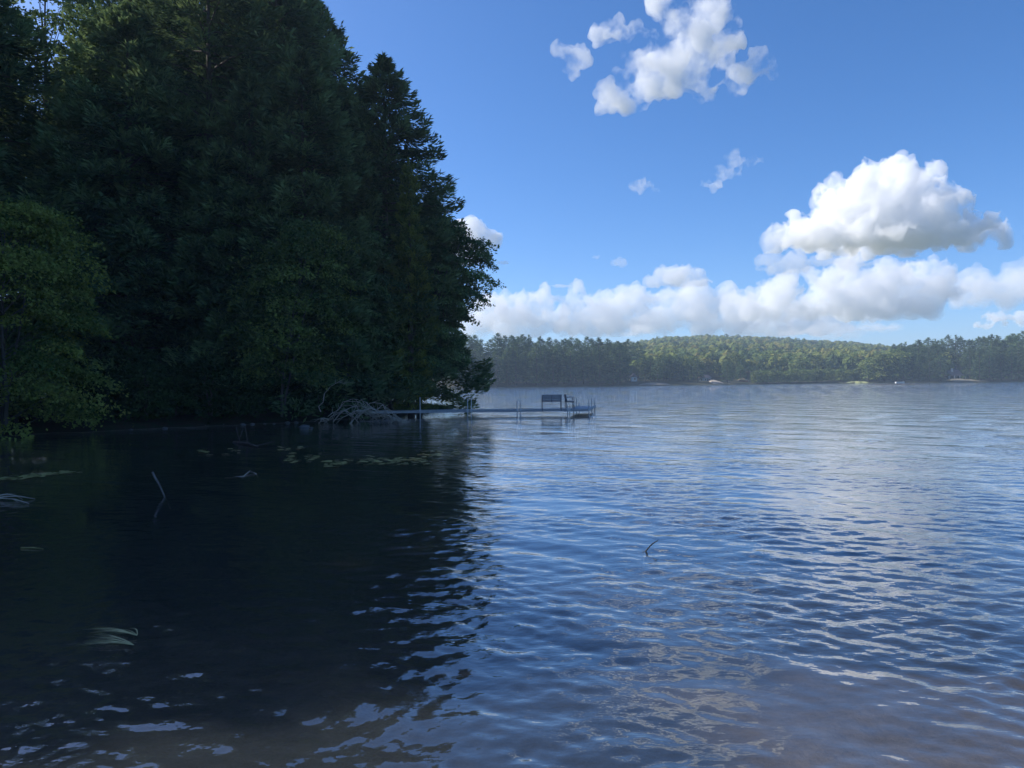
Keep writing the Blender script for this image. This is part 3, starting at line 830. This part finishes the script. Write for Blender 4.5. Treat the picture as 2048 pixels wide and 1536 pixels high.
# ------------------------------------------------------------------ dock and benches
MAT['aluminium'] = surf_mat('aluminium', (0.45, 0.46, 0.48), (0.58, 0.59, 0.61), scale=9, rough=0.45, bump=0.05, metal=0.5, spec=0.5)
MAT['deck_plank'] = surf_mat('deck_plank', (0.42, 0.41, 0.42), (0.60, 0.58, 0.58), scale=5, rough=0.8, bump=0.3, stretch=(1, 6, 1))
MAT['bench_wood'] = surf_mat('bench_wood', (0.30, 0.27, 0.28), (0.45, 0.41, 0.41), scale=6, rough=0.7, bump=0.3, stretch=(0.3, 4, 4))
MAT['bench_metal'] = surf_mat('bench_metal', (0.10, 0.105, 0.115), (0.16, 0.165, 0.175), scale=8, rough=0.5, bump=0.05, metal=0.3)

dock = tag(empty('dock', (-2.0, 45.7, 0.0)), 'long narrow grey dock on thin poles, running from the woods out over the water', 'dock')
DZ, DT = 0.40, 0.15
def section(name, x0, x1, y0, y1, rz=0.0, piv=(0, 0), along_x=True):
    """frame with cross boards; coordinates in the world, built relative to the dock"""
    t = Tubes()
    e = 0.05
    t.box(x0, x1, y0, y0 + e, DZ - DT, DZ - 0.031); t.box(x0, x1, y1 - e, y1, DZ - DT, DZ - 0.031)
    t.box(x0, x0 + e, y0 + e + .002, y1 - e - .002, DZ - DT, DZ - 0.031); t.box(x1 - e, x1, y0 + e + .002, y1 - e - .002, DZ - DT, DZ - 0.031)
    if along_x:
        n = int((x1 - x0) / 0.15); w = (x1 - x0) / n
        for i in range(n): t.box(x0 + i * w + .006, x0 + (i + 1) * w - .006, y0 - .01, y1 + .01, DZ - 0.03, DZ)
    else:
        n = int((y1 - y0) / 0.15); w = (y1 - y0) / n
        for i in range(n): t.box(x0 - .01, x1 + .01, y0 + i * w + .006, y0 + (i + 1) * w - .006, DZ - 0.03, DZ)
    if rz:
        mt = Matrix.Translation((piv[0], piv[1], 0)) @ Matrix.Rotation(rz, 4, 'Z') @ Matrix.Translation((-piv[0], -piv[1], 0))
        t.v = [mt @ v for v in t.v]
    t.v = [v - Vector(dock.location) for v in t.v]
    return t.build(name, MAT['deck_plank'], dock)
xs = [-9.6, -5.62, -2.62, 0.36, 3.42]
for a_, b_ in zip(xs, xs[1:]): section('deck_section', a_ + 0.015, b_ - 0.015, 45.15, 46.35)
section('end_platform', 3.45, 4.62, 45.18, 50.4, R(-9.5), (3.45, 45.18), False)
def post(px, Y, top, X=None, r=0.028):
    x = at(px, 800, Y).x if X is None else X
    zb = float(ground_z(np.array([x]), np.array([Y]))[0]) - 0.15
    t = Tubes(); dl = Vector(dock.location)
    t.tube([Vector((x, Y, zb)) - dl, Vector((x, Y, top)) - dl], [r, r], 8)
    o = t.build('post', MAT['aluminium'], dock)
    b = Tubes(); b.box(x - .06, x + .06, Y - .05, Y + .05, DZ - .12, DZ + .06); b.v = [v - dl for v in b.v]
    b.build('bracket', MAT['aluminium'], o)
for px, Y, top in ((840, 45.08, 1.2), (935, 45.08, 1.05), (942.5, 45.08, 1.10), (1034, 45.08, 0.95), (1040.5, 45.08, 0.93), (1135, 45.08, 0.62), (1139.5, 45.08, 0.62), (1147, 46.6, 0.62), (1153, 48.6, 0.98), (1177.5, 45.02, 0.93), (1183.5, 47.8, 0.95), (1189.5, 50.2, 0.92), (1158, 50.4, 0.6)):
    post(px, Y, top)

bench = empty('bench', (2.38, 45.12, DZ))
tag(bench, 'wooden bench on the dock seen from behind, its back to the camera', 'bench', 'benches on the dock')
BW = 1.12
for x0, x1 in ((-BW / 2, -0.012), (0.012, BW / 2)):
    for z0, z1, yy in ((0.47, 0.57, 0.05), (0.585, 0.69, 0.03), (0.70, 0.87, 0.0)):
        t = Tubes(); t.box(x0, x1, yy - .015, yy + .02, z0, z1); t.build('back_slat', MAT['bench_wood'], bench)
for k in range(4):
    t = Tubes(); t.box(-BW / 2, BW / 2, 0.09 + k * 0.105, 0.18 + k * 0.105, 0.435, 0.465); t.build('seat_slat', MAT['bench_wood'], bench)
for sx in (-1, 1):
    x = sx * (BW / 2 + 0.012)
    t = Tubes(); t.tube([(x, 0.03, -0.12), (x, 0.03, 0.45), (x, -0.02, 0.86)], [0.022] * 3, 6); t.build('leg', MAT['bench_metal'], bench)
    t = Tubes(); t.tube([(x, 0.48, -0.001), (x, 0.48, 0.68)], [0.022] * 2, 6); t.build('leg', MAT['bench_metal'], bench)
    t = Tubes(); t.box(x - .05, x + .05, -0.03, 0.56, 0.682, 0.715); t.build('armrest', MAT['bench_wood'], bench)
    t = Tubes(); t.box(x - .018, x + .018, 0.06, 0.47, 0.40, 0.432); t.build('seat_rail', MAT['bench_metal'], bench)
t = Tubes(); t.box(-0.03, 0.03, 0.0225, 0.048, 0.44, 0.86); t.build('back_brace', MAT['bench_metal'], bench)
t = Tubes(); t.tube([(0, -0.045, 0.45), (0, 0.022, 0.45)], [0.045, 0.045], 10); t.build('knob', MAT['bench_metal'], bench)
b2 = twin(bench, 'wooden bench on the dock seen from the side, facing the end platform')
b2.location = (3.25, 45.80, DZ); b2.rotation_euler = (0, 0, R(-90))

# ------------------------------------------------------------------ dead branches, sticks and stones
rd = random.Random(21)
p0 = on(722, 847, 0.0)
pile = tag(empty('brush_pile', (p0.x, p0.y + 0.6, 0)), 'domed heap of bare grey dead branches at the water edge beside the dock', 'brush pile')
pile.scale = (1.12, 1.1, 1.1)
def branch_part(parent, name, pts, r0, r1, m, twigs=5, rd=rd, tl=0.5, base=0.012):
    t = Tubes(); n = len(pts)
    t.tube(pts, [r0 + (r1 - r0) * i / (n - 1) for i in range(n)], 6)
    for k in range(twigs):
        i = rd.randrange(1, n - 1); a = Vector(pts[i]).lerp(Vector(pts[i + 1]), rd.random())
        d = (Vector(pts[i + 1]) - Vector(pts[i])).normalized()
        d = (d + Vector((rd.uniform(-1, 1), rd.uniform(-1, 1), rd.uniform(-0.7, 0.5)))).normalized()
        l = tl * rd.uniform(0.5, 1.4); bend = Vector((rd.uniform(-.2, .2), rd.uniform(-.2, .2), -0.25)) * l
        t.tube([a, a + d * l * 0.5 + bend * 0.3, a + d * l + bend], [base, base * 0.75, base * 0.3], 4)
    return t.build(name, m, parent)
for i in range(34):
    u0 = rd.uniform(-1.9, 1.6); u1 = u0 + rd.choice((-1, 1, 1)) * rd.uniform(0.7, 2.6)
    u1 = max(-2.0, min(2.1, u1))
    dome = lambda uu: 1.4 * max(0.0, 1 - (abs(uu + 0.15) / 2.05) ** 1.7)
    s = Vector((u0, rd.uniform(-.75, .5), rd.uniform(-0.1, 0.55) * dome(u0))); e = Vector((u1, rd.uniform(-.8, .5), rd.uniform(-0.12, 0.5) * dome(u1)))
    lift = rd.uniform(0.15, 1.0)
    pts = []
    for q in range(8):
        f = q / 7
        w = s.lerp(e, f)
        top = dome(w.x) * (0.75 + 0.25 * rd.random())
        w.z += max(0.0, top - w.z) * lift * math.sin(math.pi * f)
        w += Vector((rd.gauss(0, .05), rd.gauss(0, .05), rd.gauss(0, .04)))
        pts.append(w)
    branch_part(pile, 'branch', pts, rd.uniform(0.012, 0.038), 0.007, MAT['dead_wood'], 5, tl=0.45)
pts = [Vector((-1.95, -.1, 0.55)), Vector((-2.05, -.1, 0.8)), Vector((-1.85, -.05, 1.0)), Vector((-1.8, 0, 1.4)), Vector((-1.5, 0, 1.75)), Vector((-1.15, 0, 1.95)), Vector((-0.75, 0, 1.85))]
branch_part(pile, 'branch', pts, 0.026, 0.008, MAT['dead_wood'], 6)

MAT['old_wood'] = surf_mat('old_wood', (0.09, 0.08, 0.07), (0.27, 0.25, 0.22), scale=14, bump=0.8, bscale=30, stretch=(1, 1, 0.3))
def stick(name, label, pts, r0, r1, m, cat='stick', twigs=0, tl=0.15, group=None):
    c = pts[0].copy()
    o = Tubes()
    n = len(pts); q = [p - c for p in pts]
    o.tube(q, [r0 + (r1 - r0) * i / (n - 1) for i in range(n)], 7)
    for k in range(twigs):
        i = rd.randrange(0, n - 1); a = q[i].lerp(q[i + 1], rd.random()); l = tl * rd.uniform(.5, 1.3)
        d = Vector((rd.uniform(-1, 1), rd.uniform(-.4, .4), rd.uniform(0.1, 1))).normalized()
        o.tube([a, a + d * l], [r1 * 0.8, r1 * 0.4], 5)
    ob = o.build(name, m, None, True); ob.location = c
    return tag(ob, label, cat, group)
a = on(329, 993); b_ = at(305, 944, a.y + 0.05)
stick('stick', 'straight pale stick standing slanted out of the dark water at the left', [a + (a - b_) * 0.5, a, a.lerp(b_, .5) + Vector((.012, 0, 0)), a.lerp(b_, .8) + Vector((-.004, 0, 0)), b_], 0.014, 0.021, MAT['old_wood'], twigs=0)
a = on(462, 886); b_ = on(516, 895)
stick('log', 'dark waterlogged log with upright stubs lying in the water in front of the shaded bank', [a + Vector((0, .3, -.02)), a.lerp(b_, .5) + Vector((0, .1, .06)), b_ + Vector((0, 0, .03))], 0.07, 0.03, MAT['bark'], 'log', 5, 0.5)
a = on(478, 953); 
stick('stick', 'short bowed pale stick arching just out of the water near the lily pads', [a + Vector((-.35, .1, -.05)), a + Vector((0.1, 0, 0.0)), on(500, 946) + Vector((0, 0, .04)), on(512, 948) + Vector((0, 0, .0)), on(516, 951) + Vector((0, 0, -.05))], 0.02, 0.016, MAT['dead_wood'])
a = on(1291, 1103)
p2 = at(1300, 1092, a.y); p3 = at(1316, 1081, a.y - .02)
stick('twig', 'curved thin twig poking out of the open blue water', [a + Vector((-.03, 0, -.2)), a, p2, at(1307, 1086, a.y), p3], 0.012, 0.005, MAT['old_wood'], 'twig', 1, 0.05)
a, b_ = on(42, 1096, .01), on(86, 1098, .01)
stick('reed_stem', 'thin yellow reed stem floating on the dark water at the far left', [a, a.lerp(b_, .5) + Vector((0, .015, .008)), b_], 0.010, 0.006, surf_mat('dry_reed', (0.20, 0.19, 0.07), (0.32, 0.30, 0.12), 8), 'reed')
a = on(-30, 1000)
fb = tag(empty('fallen_branch', a), 'pale forked dead branch lying in the water against the left edge of the picture', 'branch')
for e in (on(36, 992, .05), on(70, 998, .01), on(58, 1007, .02)):
    e = e - a
    branch_part(fb, 'limb', [Vector((0, 0, -.03)), e * 0.35 + Vector((0, .03, .05)), e * 0.7 + Vector((0, -.02, .06)), e], 0.016, 0.006, MAT['dead_wood'], 2, tl=0.12, base=0.006)

# trailing water grass: two tufts of long blades lying on the water
MAT['grass_blade'] = surf_mat('grass_blade', (0.30, 0.30, 0.11), (0.50, 0.48, 0.24), scale=5, rough=0.5, bump=0)
def tuft(root_px, tips, label):
    r = on(*root_px, 0.015); o = tag(empty('water_grass', r), label, 'water grass', 'tufts of grass trailing in the water')
    for tp_ in tips + [(x + rd.uniform(-10, 34), y + rd.uniform(-7, 5)) for x, y in tips[::2]]:
        e = on(*tp_, 0.02) - r
        s = e.cross(Vector((0, 0, 1))).normalized()
        v, f = [], []
        k = 6
        for i in range(k + 1):
            q = i / k
            c = e * q + Vector((0, 0, 0.012 * math.sin(math.pi * q))) + s * 0.04 * math.sin(q * 2.4)
            w = 0.0042 * (1 - q * 0.85)
            v += [c - s * w, c + Vector((0, 0, w * 0.7)), c + s * w]
        for i in range(k):
            for j in range(2): f.append((3 * i + j, 3 * i + j + 1, 3 * i + j + 4, 3 * i + j + 3))
        Tubes().hull(v, f).build('blade', MAT['grass_blade'], o, True)
tuft((274, 1271), [(160, 1261), (172, 1259), (185, 1259), (182, 1266), (196, 1267), (205, 1263), (215, 1270), (220, 1273), (252, 1259), (228, 1262)], 'upper of the two tufts of pale grass blades trailing in the dark water')
tuft((268, 1290), [(148, 1293), (160, 1294), (160, 1285), (166, 1276), (180, 1271), (190, 1272), (172, 1288), (185, 1281), (200, 1277), (196, 1292)], 'lower of the two tufts of pale grass blades trailing in the dark water')

# stones
def stone_mesh(seed, name='stone'):
    bm = bmesh.new(); bmesh.ops.create_icosphere(bm, subdivisions=2, radius=1)
    for v in bm.verts:
        v.co *= 1 + 0.28 * mnoise.noise(v.co * 1.1 + Vector((seed * 5.3, 0, 0))) + 0.1 * mnoise.noise(v.co * 2.7 + Vector((0, seed, 0)))
        v.co.z *= 0.62
    me = bpy.data.meshes.new(name); bm.to_mesh(me); bm.free()
    for p in me.polygons: p.use_smooth = True
    return me
MAT['stone'] = surf_mat('stone', (0.06, 0.06, 0.057), (0.17, 0.165, 0.155), scale=5, bump=0.6, bscale=16)
SM = [stone_mesh(i) for i in range(4)]
for s_ in SM: s_.materials.append(MAT['stone'])
def stone(px, py, s, label, group=None, z=None, name='stone'):
    p = on(px, py, 0.0 if z is None else z)
    o = bpy.data.objects.new(name, SM[rd.randrange(4)]); COL.objects.link(o)
    o.location = (p.x, p.y, (0.0 if z is None else z) + s * 0.1); o.scale = (s, s * rd.uniform(.7, 1), s * rd.uniform(.6, .9)); o.rotation_euler = (0, 0, rd.uniform(0, 6))
    return tag(o, label, 'stone', group)
stone(608, 855, 0.28, 'pale stone standing in the water left of the heap of dead branches')
stone(622, 857, 0.13, 'tiny flat stone touching the right side of the pale stone in the water')
stone(776, 817, 0.62, 'large pale mossy boulder at the foot of the leaning tree', z=0.35, name='boulder')
stone(798, 821, 0.40, 'smaller boulder between the large mossy boulder and the dock', z=0.2, name='boulder')
stone(903, 815.5, 0.45, 'dark rock showing above the water behind the middle of the dock', name='rock')
g_ = 'small stones along the shaded waterline'
for px in (185, 205, 230, 262, 292, 330, 372, 410, 448, 486, 505, 530, 548, 575, 592, 640, 655):
    Yb = np.interp(px, [0, 200, 550, 640, 790], [31.9, 34.8, 40.0, 42.0, 49])
    p = at(px, 850, Yb)
    py = 768 - (p - Vector((0, 0, CAM_Z))).dot(_up) * 0 if False else 768
    v_ = Vector((p.x, Yb, 0.0)) - Vector((0, 0, CAM_Z))
    py = 768 - FPX * v_.dot(_up) / v_.dot(_fwd)
    stone(px, py + rd.uniform(0, 2), rd.uniform(0.07, 0.17), 'small stone on the shaded waterline below the evergreens', g_)

# thin stems on the bank
stick('sapling_trunk', 'thin bare upright stem beside the leaning tree, above the heap of dead branches', [at(752, 790, 47), at(752.5, 765, 47), at(754, 733, 47)], 0.06, 0.03, MAT['pale_bark'], 'tree trunk')

# lily pads
MAT['lily_pad'] = surf_mat('lily_pad', (0.22, 0.22, 0.055), (0.40, 0.36, 0.12), scale=1.5, rough=0.45, bump=0.1, coord='Object', spec=0.4)
PM = []
for i in range(3):
    v = [(0, 0, 0.004)]; n = 13
    for k in range(n):
        t_ = 0.25 + (2 * math.pi - 0.5) * k / (n - 1); r_ = 1 + 0.06 * math.sin(5 * t_ + i)
        v.append((r_ * math.cos(t_), r_ * math.sin(t_), 0.02 * math.sin(3 * t_ + 2 * i)))
    v += [(x, y, z - 0.006) for x, y, z in v]
    f = [(0, k, k + 1) for k in range(1, n)] + [(n + 1, n + 2 + k, n + 1 + k) for k in range(1, n)]
    f += [(k, n + 1 + k, n + 2 + k, k + 1) for k in range(1, n)]
    me = bpy.data.meshes.new('lily_pad'); me.from_pydata(v, [], f); me.update(); me.materials.append(MAT['lily_pad']); PM.append(me)
patches = [((558, 622), (892, 900), 14, 'small floating lily pad in the far small patch nearest the heap of dead branches', 'far small patch of lily pads'),
           ((560, 642), (906, 924), 34, 'floating lily pad in the left part of the middle patch, below the heap of branches', 'middle left patch of lily pads'),
           ((630, 706), (918, 933), 26, 'floating lily pad in the lowest strip of the middle patch', 'middle lower patch of lily pads'),
           ((700, 872), (911, 929), 90, 'floating lily pad in the long right patch in front of the dock poles', 'long right patch of lily pads'),
           ((800, 965), (897, 915), 26, 'scattered lily pad at the right end beside the bright water', 'scattered lily pads by the bright water'),
           ((5, 165), (938, 958), 70, 'floating lily pad in the yellow green patch at the left edge', 'left edge patch of lily pads'),
           ((400, 512), (896, 909), 16, 'lily pad floating in a loose string before the waterlogged log', 'loose string of lily pads')]
for (x0, x1), (y0_, y1_), n, lab, grp in patches:
    cx = [rd.uniform(x0, x1) for _ in range(max(3, n // 5))]
    for i in range(n):
        px = min(x1, max(x0, rd.choice(cx) + rd.gauss(0, (x1 - x0) * .06)))
        f = (px - x0) / (x1 - x0)
        if x0 == 5: py = 957 - 16 * f + rd.gauss(0, 2.2)
        else: py = y0_ + (y1_ - y0_) * min(1, max(0, rd.gauss(.5, .25)))
        o = bpy.data.objects.new('lily_pad', PM[i % 3]); COL.objects.link(o)
        p = on(px, py, 0.012); s = rd.uniform(0.045, 0.11)
        o.location = p; o.scale = (s * rd.uniform(.8, 1.2), s, s); o.rotation_euler = (rd.gauss(0, .05), rd.gauss(0, .05), rd.uniform(0, 6.28))
        tag(o, lab, 'lily pad', grp)

# low grass on the spit behind the dock
def grass():
    g = np.random.default_rng(3)
    n = 2600
    x = g.normal(-5.2, 1.5, n); y = g.uniform(53, 62, n)
    z = ground_z(x, y); k = z > 0.0
    x, y, z = x[k], y[k], z[k]; n = len(x)
    h = g.uniform(0.10, 0.28, n); a = g.uniform(0, 6.28, n)
    P = np.stack([x, y, z + h * 0.5], 1)
    U = np.stack([g.normal(0, .25, n) * h, g.normal(0, .25, n) * h, h * 0.6], 1)
    V = np.stack([np.cos(a), np.sin(a), 0 * a], 1) * 0.02
    tag(link('grass', leaf_mesh('grass', P, U, V), leaf_mat('spit_grass', (0.06, 0.10, 0.03), (0.14, 0.18, 0.06), 0.8, 0.3)), kind='stuff')
grass()

# ------------------------------------------------------------------ far shore: houses, boats, bar
MAT['white_paint'] = surf_mat('white_paint', (0.62, 0.62, 0.60), (0.78, 0.78, 0.76), scale=2, bump=0)
MAT['brown_wall'] = surf_mat('brown_wall', (0.07, 0.055, 0.048), (0.12, 0.095, 0.08), scale=2, bump=0)
MAT['grey_wall'] = surf_mat('grey_wall', (0.16, 0.19, 0.23), (0.22, 0.25, 0.29), scale=2, bump=0)
MAT['brown_roof'] = surf_mat('brown_roof', (0.17, 0.13, 0.13), (0.25, 0.20, 0.19), scale=2, bump=0)
MAT['window_glass'] = surf_mat('window_glass', (0.02, 0.025, 0.03), (0.03, 0.035, 0.04), rough=0.1, bump=0, spec=0.6)
MAT['sand_bank'] = surf_mat('sand_bank', (0.30, 0.25, 0.20), (0.48, 0.41, 0.33), scale=0.4, bump=0)

def house(px, off, w, dp, wall_h, roof_h, base, label, wall, roof, gable_front=False, chimney=True, porch=False):
    x = at(px, 760, 380).x; D = float(far_shore_y(np.array([x]))[0]) + off
    x = at(px, 760, D).x
    o = tag(empty('cottage', (x, D, base)), label, 'house')
    t = Tubes(); t.box(-w / 2, w / 2, 0, dp, -1.2, wall_h); ob = t.build('wall', wall, o)
    for k in range(3 if w > 5 else 1):
        wx = (-w / 3 + k * w / 3) if w > 5 else 0.5
        t = Tubes(); t.box(wx - .55, wx + .55, -.06, .04, wall_h * .4, wall_h * .82); fr_ = t.build('window', MAT['white_paint'], o)
        t = Tubes(); t.box(wx - .45, wx + .45, -.09, -.063, wall_h * .44, wall_h * .78); t.build('pane', MAT['window_glass'], fr_)
    t = Tubes(); t.box(w * .22 - .45, w * .22 + .45, -.05, .03, 0.0, wall_h * .78) if w > 5 else t.box(-w * .3 - .4, -w * .3 + .4, -.05, .03, 0.0, wall_h * .78); t.build('door', MAT['window_glass'] if w > 5 else wall, o)
    t = Tubes(); e = 0.5
    if gable_front:
        v = [(-w/2-e, -e, wall_h-.2), (w/2+e, -e, wall_h-.2), (0, -e, wall_h+roof_h), (-w/2-e, dp+e, wall_h-.2), (w/2+e, dp+e, wall_h-.2), (0, dp+e, wall_h+roof_h)]
    else:
        v = [(-w/2-e, -e, wall_h-.2), (-w/2-e, dp+e, wall_h-.2), (-w/2-e+1.2, dp/2, wall_h+roof_h), (w/2+e, -e, wall_h-.2), (w/2+e, dp+e, wall_h-.2), (w/2+e-1.2, dp/2, wall_h+roof_h)]
    t.hull(v, [(0, 1, 2), (5, 4, 3), (0, 3, 4, 1), (1, 4, 5, 2), (2, 5, 3, 0)]); rf = t.build('roof', roof, o)
    if chimney:
        t = Tubes(); t.box(-.5, .3, dp*.3, dp*.3+.7, wall_h + roof_h*.5, wall_h+roof_h+.7); t.build('chimney', MAT['white_paint'], rf)
    if porch:
        t = Tubes(); t.box(-w/2, w/2, -2.2, -.07, -.25, 0.0); t.build('porch', wall, o)
        for k in range(4):
            t = Tubes(); xx = -w/2 + .15 + k * (w - .3) / 3; t.box(xx-.08, xx+.08, -2.1, -1.95, 0.002, wall_h-.25); t.build('porch_post', MAT['white_paint'], o)
    return o
house(1910, 16, 8.5, 7, 2.3, 3.0, 1.2, 'low brown lakeside house with a hipped roof and a white chimney among the right pines', MAT['brown_wall'], MAT['brown_roof'], porch=True)
house(1268, 18, 3.0, 5, 3.4, 1.6, 1.2, 'narrow white cottage with a pointed gable where the left pines meet the hill', MAT['white_paint'], MAT['brown_roof'], gable_front=True, chimney=False)
house(1411, 18, 6.0, 6, 2.8, 1.6, 0.9, 'blue grey cottage beside the bare sandy bank below the hill', MAT['grey_wall'], MAT['brown_roof'], chimney=False)
house(975, 20, 4.0, 5, 2.6, 1.5, 1.2, 'small pale cabin under the pines next to the edge of the near trees', MAT['white_paint'], MAT['brown_roof'], gable_front=True, chimney=False)

def bank(px0, px1, off, w, z, label, m, name='sand_bank'):
    x0, x1 = at(px0, 760, 385).x, at(px1, 760, 385).x
    xs_ = np.linspace(x0, x1, 14); ysh = far_shore_y(xs_) + off
    q = np.linspace(0, 1, 6)
    X = np.repeat(xs_[None], 6, 0); edge = np.sin(np.pi * np.linspace(0, 1, 14))[None] ** .5
    Y = ysh[None] + q[:, None] * w * edge
    Z = hill_z(X, Y) + z * np.sin(np.pi * (0.08 + .84 * q))[:, None] * edge - 0.05
    return tag(link(name, grid_mesh(name, X, Y, Z), m), kind='structure')
bank(1420, 1444, 2, 20, 0.9, '', MAT['sand_bank'])
bank(1694, 1748, -7, 12, 0.8, '', surf_mat('beach_grass', (0.20, 0.23, 0.09), (0.34, 0.35, 0.17), scale=0.3, bump=0), 'beach')
bank(1880, 1945, 0, 14, 0.5, '', surf_mat('lawn', (0.13, 0.12, 0.09), (0.22, 0.20, 0.15), scale=0.3, bump=0), 'lawn')
bank(1265, 1330, 0, 10, 0.6, '', surf_mat('shore_gravel', (0.14, 0.13, 0.11), (0.26, 0.24, 0.21), scale=0.3, bump=0), 'shore_gravel')
gxp, gyp = np.linspace(0, 1, 40), np.linspace(-1, 1, 7)
xa, xb = on(1718, 770.3).x, on(1834, 768.6).x
X = np.repeat((xa + (xb - xa) * gxp)[None], 7, 0); Yc = on(1776, 769.6).y
Y = Yc + gyp[:, None] * 3.0 * np.sin(np.pi * gxp)[None] ** .6
Z = -0.25 + (0.55 + .08 * waves2(X, Y, 41, 3)) * np.sqrt(np.clip(1 - gyp ** 2, 0, 1))[:, None] * np.sin(np.pi * gxp)[None] ** .5
tag(link('gravel_bar', grid_mesh('gravel_bar', X, Y, Z), surf_mat('dark_gravel', (0.03, 0.03, 0.03), (0.07, 0.07, 0.065), scale=1, bump=0.3)), kind='structure')

def boat(px, py, L_, label, rz=0.0):
    p = on(px, py)
    o = tag(empty('boat', (p.x, p.y, 0.0), rz), label, 'boat')
    n = 10; v, f = [], []
    for i in range(n + 1):
        q = i / n; xx = (q - .5) * L_; w = 0.85 * math.sin(math.pi * min(1, 0.25 + q * .75)) ** .6 * (1 if q < .99 else .1); sh = 0.55 + .2 * q * q
        v += [(xx, -w, sh), (xx, -w * .75, -.1), (xx, w * .75, -.1), (xx, w, sh)]
    for i in range(n):
        for j in range(3): f.append((4*i+j, 4*i+j+1, 4*i+j+5, 4*i+j+4))
    f.append((0, 3, 2, 1)); f.append((4*n, 4*n+1, 4*n+2, 4*n+3))
    t = Tubes().hull(v, f); t.build('hull', MAT['white_paint'], o)
    t = Tubes()
    for i in range(n):
        pass
    t.hull([(-L_*.45, -.62, .42), (L_*.4, -.5, .46), (L_*.4, .5, .46), (-L_*.45, .62, .42)], [(0, 1, 2, 3)]); t.build('cockpit', MAT['grey_wall'], o)
    t = Tubes(); t.box(-.2, .9, -.5, .5, .47, 1.05); t.build('windscreen', MAT['window_glass'], o)
    return o
boat(1457, 769.0, 4.6, 'white motorboat moored at the shore in the middle, right of the sandy bank')
boat(1503, 768.4, 4.0, 'white boat at the shore beside the red and tan tent')
boat(1800, 766.0, 4.2, 'small white boat at the water edge left of the right pines')
boat(1303, 770.6, 4.4, 'low white boat below the narrow white cottage', 0.2)

def jetty(px, py, w, label):
    p = on(px, py); o = tag(empty('jetty', (p.x, p.y, 0)), label, 'jetty')
    t = Tubes(); t.box(-w / 2, w / 2, -.8, .8, .35, .55); t.build('deck', MAT['white_paint'], o)
    for sx in (-1, 0, 1):
        t = Tubes(); t.tube([(sx * w * .42, -.7, -1.5), (sx * w * .42, -.7, .349)], [.08, .08], 6); t.build('post', MAT['bench_metal'], o)
jetty(1408, 769.4, 4.0, 'short white jetty on the far shore in front of the blue grey cottage')
p = on(1496, 768.5)
tent = tag(empty('tent', (p.x, p.y + 9, 0.9)), 'tan and red open tent on the far shore beside a white boat', 'tent')
Tubes().hull([(-2.6, -1.5, 1.3), (2.6, -1.5, 1.3), (2.6, 1.5, 1.3), (-2.6, 1.5, 1.3), (0, 0, 2.6)], [(0, 1, 4), (1, 2, 4), (2, 3, 4), (3, 0, 4), (3, 2, 1, 0)]).build('canopy', surf_mat('tan_canvas', (0.45, 0.34, 0.20), (0.55, 0.44, 0.28), bump=0), tent)
Tubes().box(-2.4, 2.4, -1.4, -1.3, -.4, 0.9).build('side_wall', surf_mat('red_canvas', (0.35, 0.07, 0.07), (0.45, 0.12, 0.11), bump=0), tent)
for sx in (-1, 1):
    for sy in (-1, 1):
        Tubes().tube([(sx * 2.55, sy * 1.45, -.5), (sx * 2.55, sy * 1.45, 1.299)], [.06, .06], 6).build('pole', MAT['white_paint'], tent)
